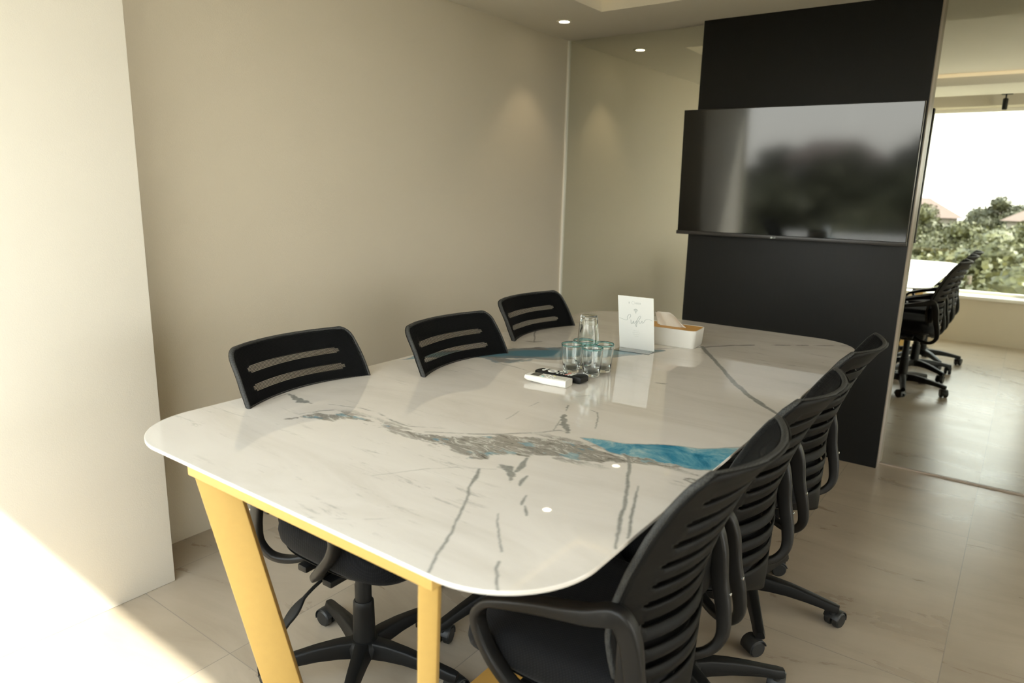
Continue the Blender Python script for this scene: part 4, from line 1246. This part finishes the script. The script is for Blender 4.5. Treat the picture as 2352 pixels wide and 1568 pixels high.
# ================================================================== outdoors
struct(box('ground', (-140, -220, -7.6), (120, -0.9, -7.5), M_ground))
random.seed(11)
def leaf_crown(seed, n_blob=60, leaves=24000):
    rnd = random.Random(seed)
    bm = bmesh.new()
    blobs = []
    for q_ in range(n_blob):
        d_ = Vector((rnd.gauss(0, 1), rnd.gauss(0, 1), rnd.gauss(0.15, 0.8))).normalized()
        rr_ = rnd.uniform(0.45, 0.84) if q_ > 6 else rnd.uniform(0.0, 0.3)
        c = Vector((d_.x*rr_, d_.y*rr_, d_.z*rr_*0.95))
        s_ = rnd.uniform(0.15, 0.26) if q_ > 6 else 0.42
        blobs.append((c, s_))
        M_ = Matrix.Translation(c) @ Matrix.Diagonal((s_*0.82, s_*0.82, s_*0.66, 1))
        g = bmesh.ops.create_icosphere(bm, subdivisions=2 if s_ < 0.4 else 3, radius=1.0, matrix=M_)
        for v in g['verts']:
            d = (v.co-c)
            v.co += d*0.45*mnoise.noise(v.co*7.0+Vector((seed, 0, 0)))
    for _ in range(leaves):
        c, s_ = rnd.choice(blobs)
        d = Vector((rnd.gauss(0, 1), rnd.gauss(0, 1), rnd.gauss(0.2, 1))).normalized()
        p_ = c+Vector((d.x*s_, d.y*s_, d.z*s_*0.8))*rnd.uniform(0.80, 1.22)
        t = Vector((rnd.gauss(0, 1), rnd.gauss(0, 1), rnd.gauss(0, 1))).normalized()
        t2 = t.cross(Vector((rnd.gauss(0, 1), rnd.gauss(0, 1), rnd.gauss(0, 1)))).normalized()
        l_ = rnd.uniform(0.022, 0.042)
        q = [p_-t*l_*0.5, p_+t2*l_*0.7, p_+t*l_*0.5, p_-t2*l_*0.7]
        bm.faces.new([bm.verts.new(x) for x in q])
    me = bpy.data.meshes.new('crown'); bm.to_mesh(me); bm.free()
    me.materials.append(M_leaf)
    return me
crowns = [leaf_crown(s_) for s_ in (1, 2, 3)]
bm = bmesh.new(); add_lathe(bm, [(0.05, 0), (0.035, 0.35), (0.028, 0.7), (0.012, 1.0)], 10)
tmp = bm_obj('trunk_proto', bm, M_bark, smooth=True); trunk_me = tmp.data; bpy.data.objects.remove(tmp)
def tree(x, y, top, rad, k, lab):
    base = -7.5; h = top-base
    t = thing('tree', lab, 'tree', (x, y, base), random.uniform(0, 6), 'green trees outside the window')
    tr_ = bpy.data.objects.new('trunk', trunk_me); COL.objects.link(tr_); tr_.parent = t; tr_.scale = (5, 5, h*0.8)
    cr = bpy.data.objects.new('crown', crowns[k]); COL.objects.link(cr); cr.parent = t
    ch = min(h*0.48, rad*0.95); cr.scale = (rad, rad, ch); cr.location = (0, 0, h-ch*1.12)
    return t
TREES = [(-1.2, -14.5, 1.05, 5.0, 0), (-12.6, -13.5, -0.6, 4.8, 1), (10.4, -15, 1.2, 5.0, 2), (-23.5, -15, -0.3, 4.6, 0), (-7.2, -27, 0.7, 5.0, 2), (4.3, -27.5, 1.45, 5.0, 1), (-18.8, -26, 0.55, 5.0, 0), (16, -27, 1.35, 5.0, 1), (-30.5, -27.5, 0.65, 5.2, 2), (-42.5, -28, 0.95, 5.2, 1), (-12.8, -40, 0.85, 5.0, 1), (-1.4, -40, 1.35, 5.0, 0), (10.2, -41, 1.55, 5.0, 2), (-24.6, -40, 0.95, 5.2, 0), (-36.8, -42, 1.35, 5.2, 1), (22, -41, 1.55, 5.0, 0), (-7, -53, 1.55, 5.0, 2), (4.6, -53, 1.55, 5.0, 1), (-19, -54, 1.15, 5.2, 0), (-46, -56, 2.05, 5.5, 0), (16.5, -54, 1.75, 5.2, 2), (-33.5, -56, 1.55, 5.2, 2), (-30, -79, 2.45, 5.5, 1), (-17.5, -81, 2.05, 5.5, 0), (-3, -84, 2.35, 5.2, 2), (9.5, -84, 2.15, 5.5, 1), (22.5, -80, 2.65, 5.5, 0), (-60, -72, 3.25, 6.0, 2)]
KIND = {0: 'broad green tree', 1: 'loose rounded green tree', 2: 'dense green tree'}
for i, (x, y, top, rad, k) in enumerate(TREES):
    belt = [q for q in TREES if (q[1] > -17) == (y > -17) and (q[1] > -34) == (y > -34) and (q[1] > -62) == (y > -62)]
    n = sorted(q[0] for q in belt).index(x)+1
    nth = ['easternmost', 'second', 'third', 'fourth', 'fifth', 'sixth', 'seventh', 'eighth', 'ninth', 'tenth', 'eleventh', 'twelfth'][n-1]
    if n == 1: nth = 'first'
    where = ('in the nearest belt below the window' if y > -17 else 'in the second belt beyond the window' if y > -34 else 'in the middle distance' if y > -62 else 'on the far skyline')
    tree(x, y, top, rad, k, KIND[k]+' '+where+', '+nth+' from the pier side')

def house(x, y, w, d, h, top, rz, lab, pale=False):
    t = thing('house', lab, 'house', (x, y, -7.5), rz, 'low houses beyond the trees')
    hh = top+7.5
    box('wall', (-w/2, -d/2, 0), (w/2, d/2, hh-h), M_housewall, t)
    bm = bmesh.new()
    o_ = 0.5
    vs = [bm.verts.new(c) for c in ((-w/2-o_, -d/2-o_, hh-h), (w/2+o_, -d/2-o_, hh-h), (w/2+o_, d/2+o_, hh-h), (-w/2-o_, d/2+o_, hh-h), (-w/4, 0, hh), (w/4, 0, hh))]
    for f in ((0, 1, 5, 4), (1, 2, 5), (2, 3, 4, 5), (3, 0, 4), (3, 2, 1, 0)): bm.faces.new([vs[i] for i in f])
    bm_obj('roof', bm, M_roof, t)
    for k in range(3):
        xx = -w/2+w*(k+0.5)/3
        box('window', (xx-0.6, d/2-0.02, hh-h-2.2), (xx+0.6, d/2+0.06, hh-h-0.9), M_housewin, t)

house(-24, -67, 9, 7, 1.8, 1.4, 0.3, 'pale house with reddish hip roof at the left of the skyline')
house(-10, -67, 8, 7, 1.7, 1.3, -0.2, 'pale house with reddish roof in the middle of the skyline')
house(3, -68, 9, 7, 1.7, 1.25, 0.1, 'pale house with reddish roof at the right of the skyline')
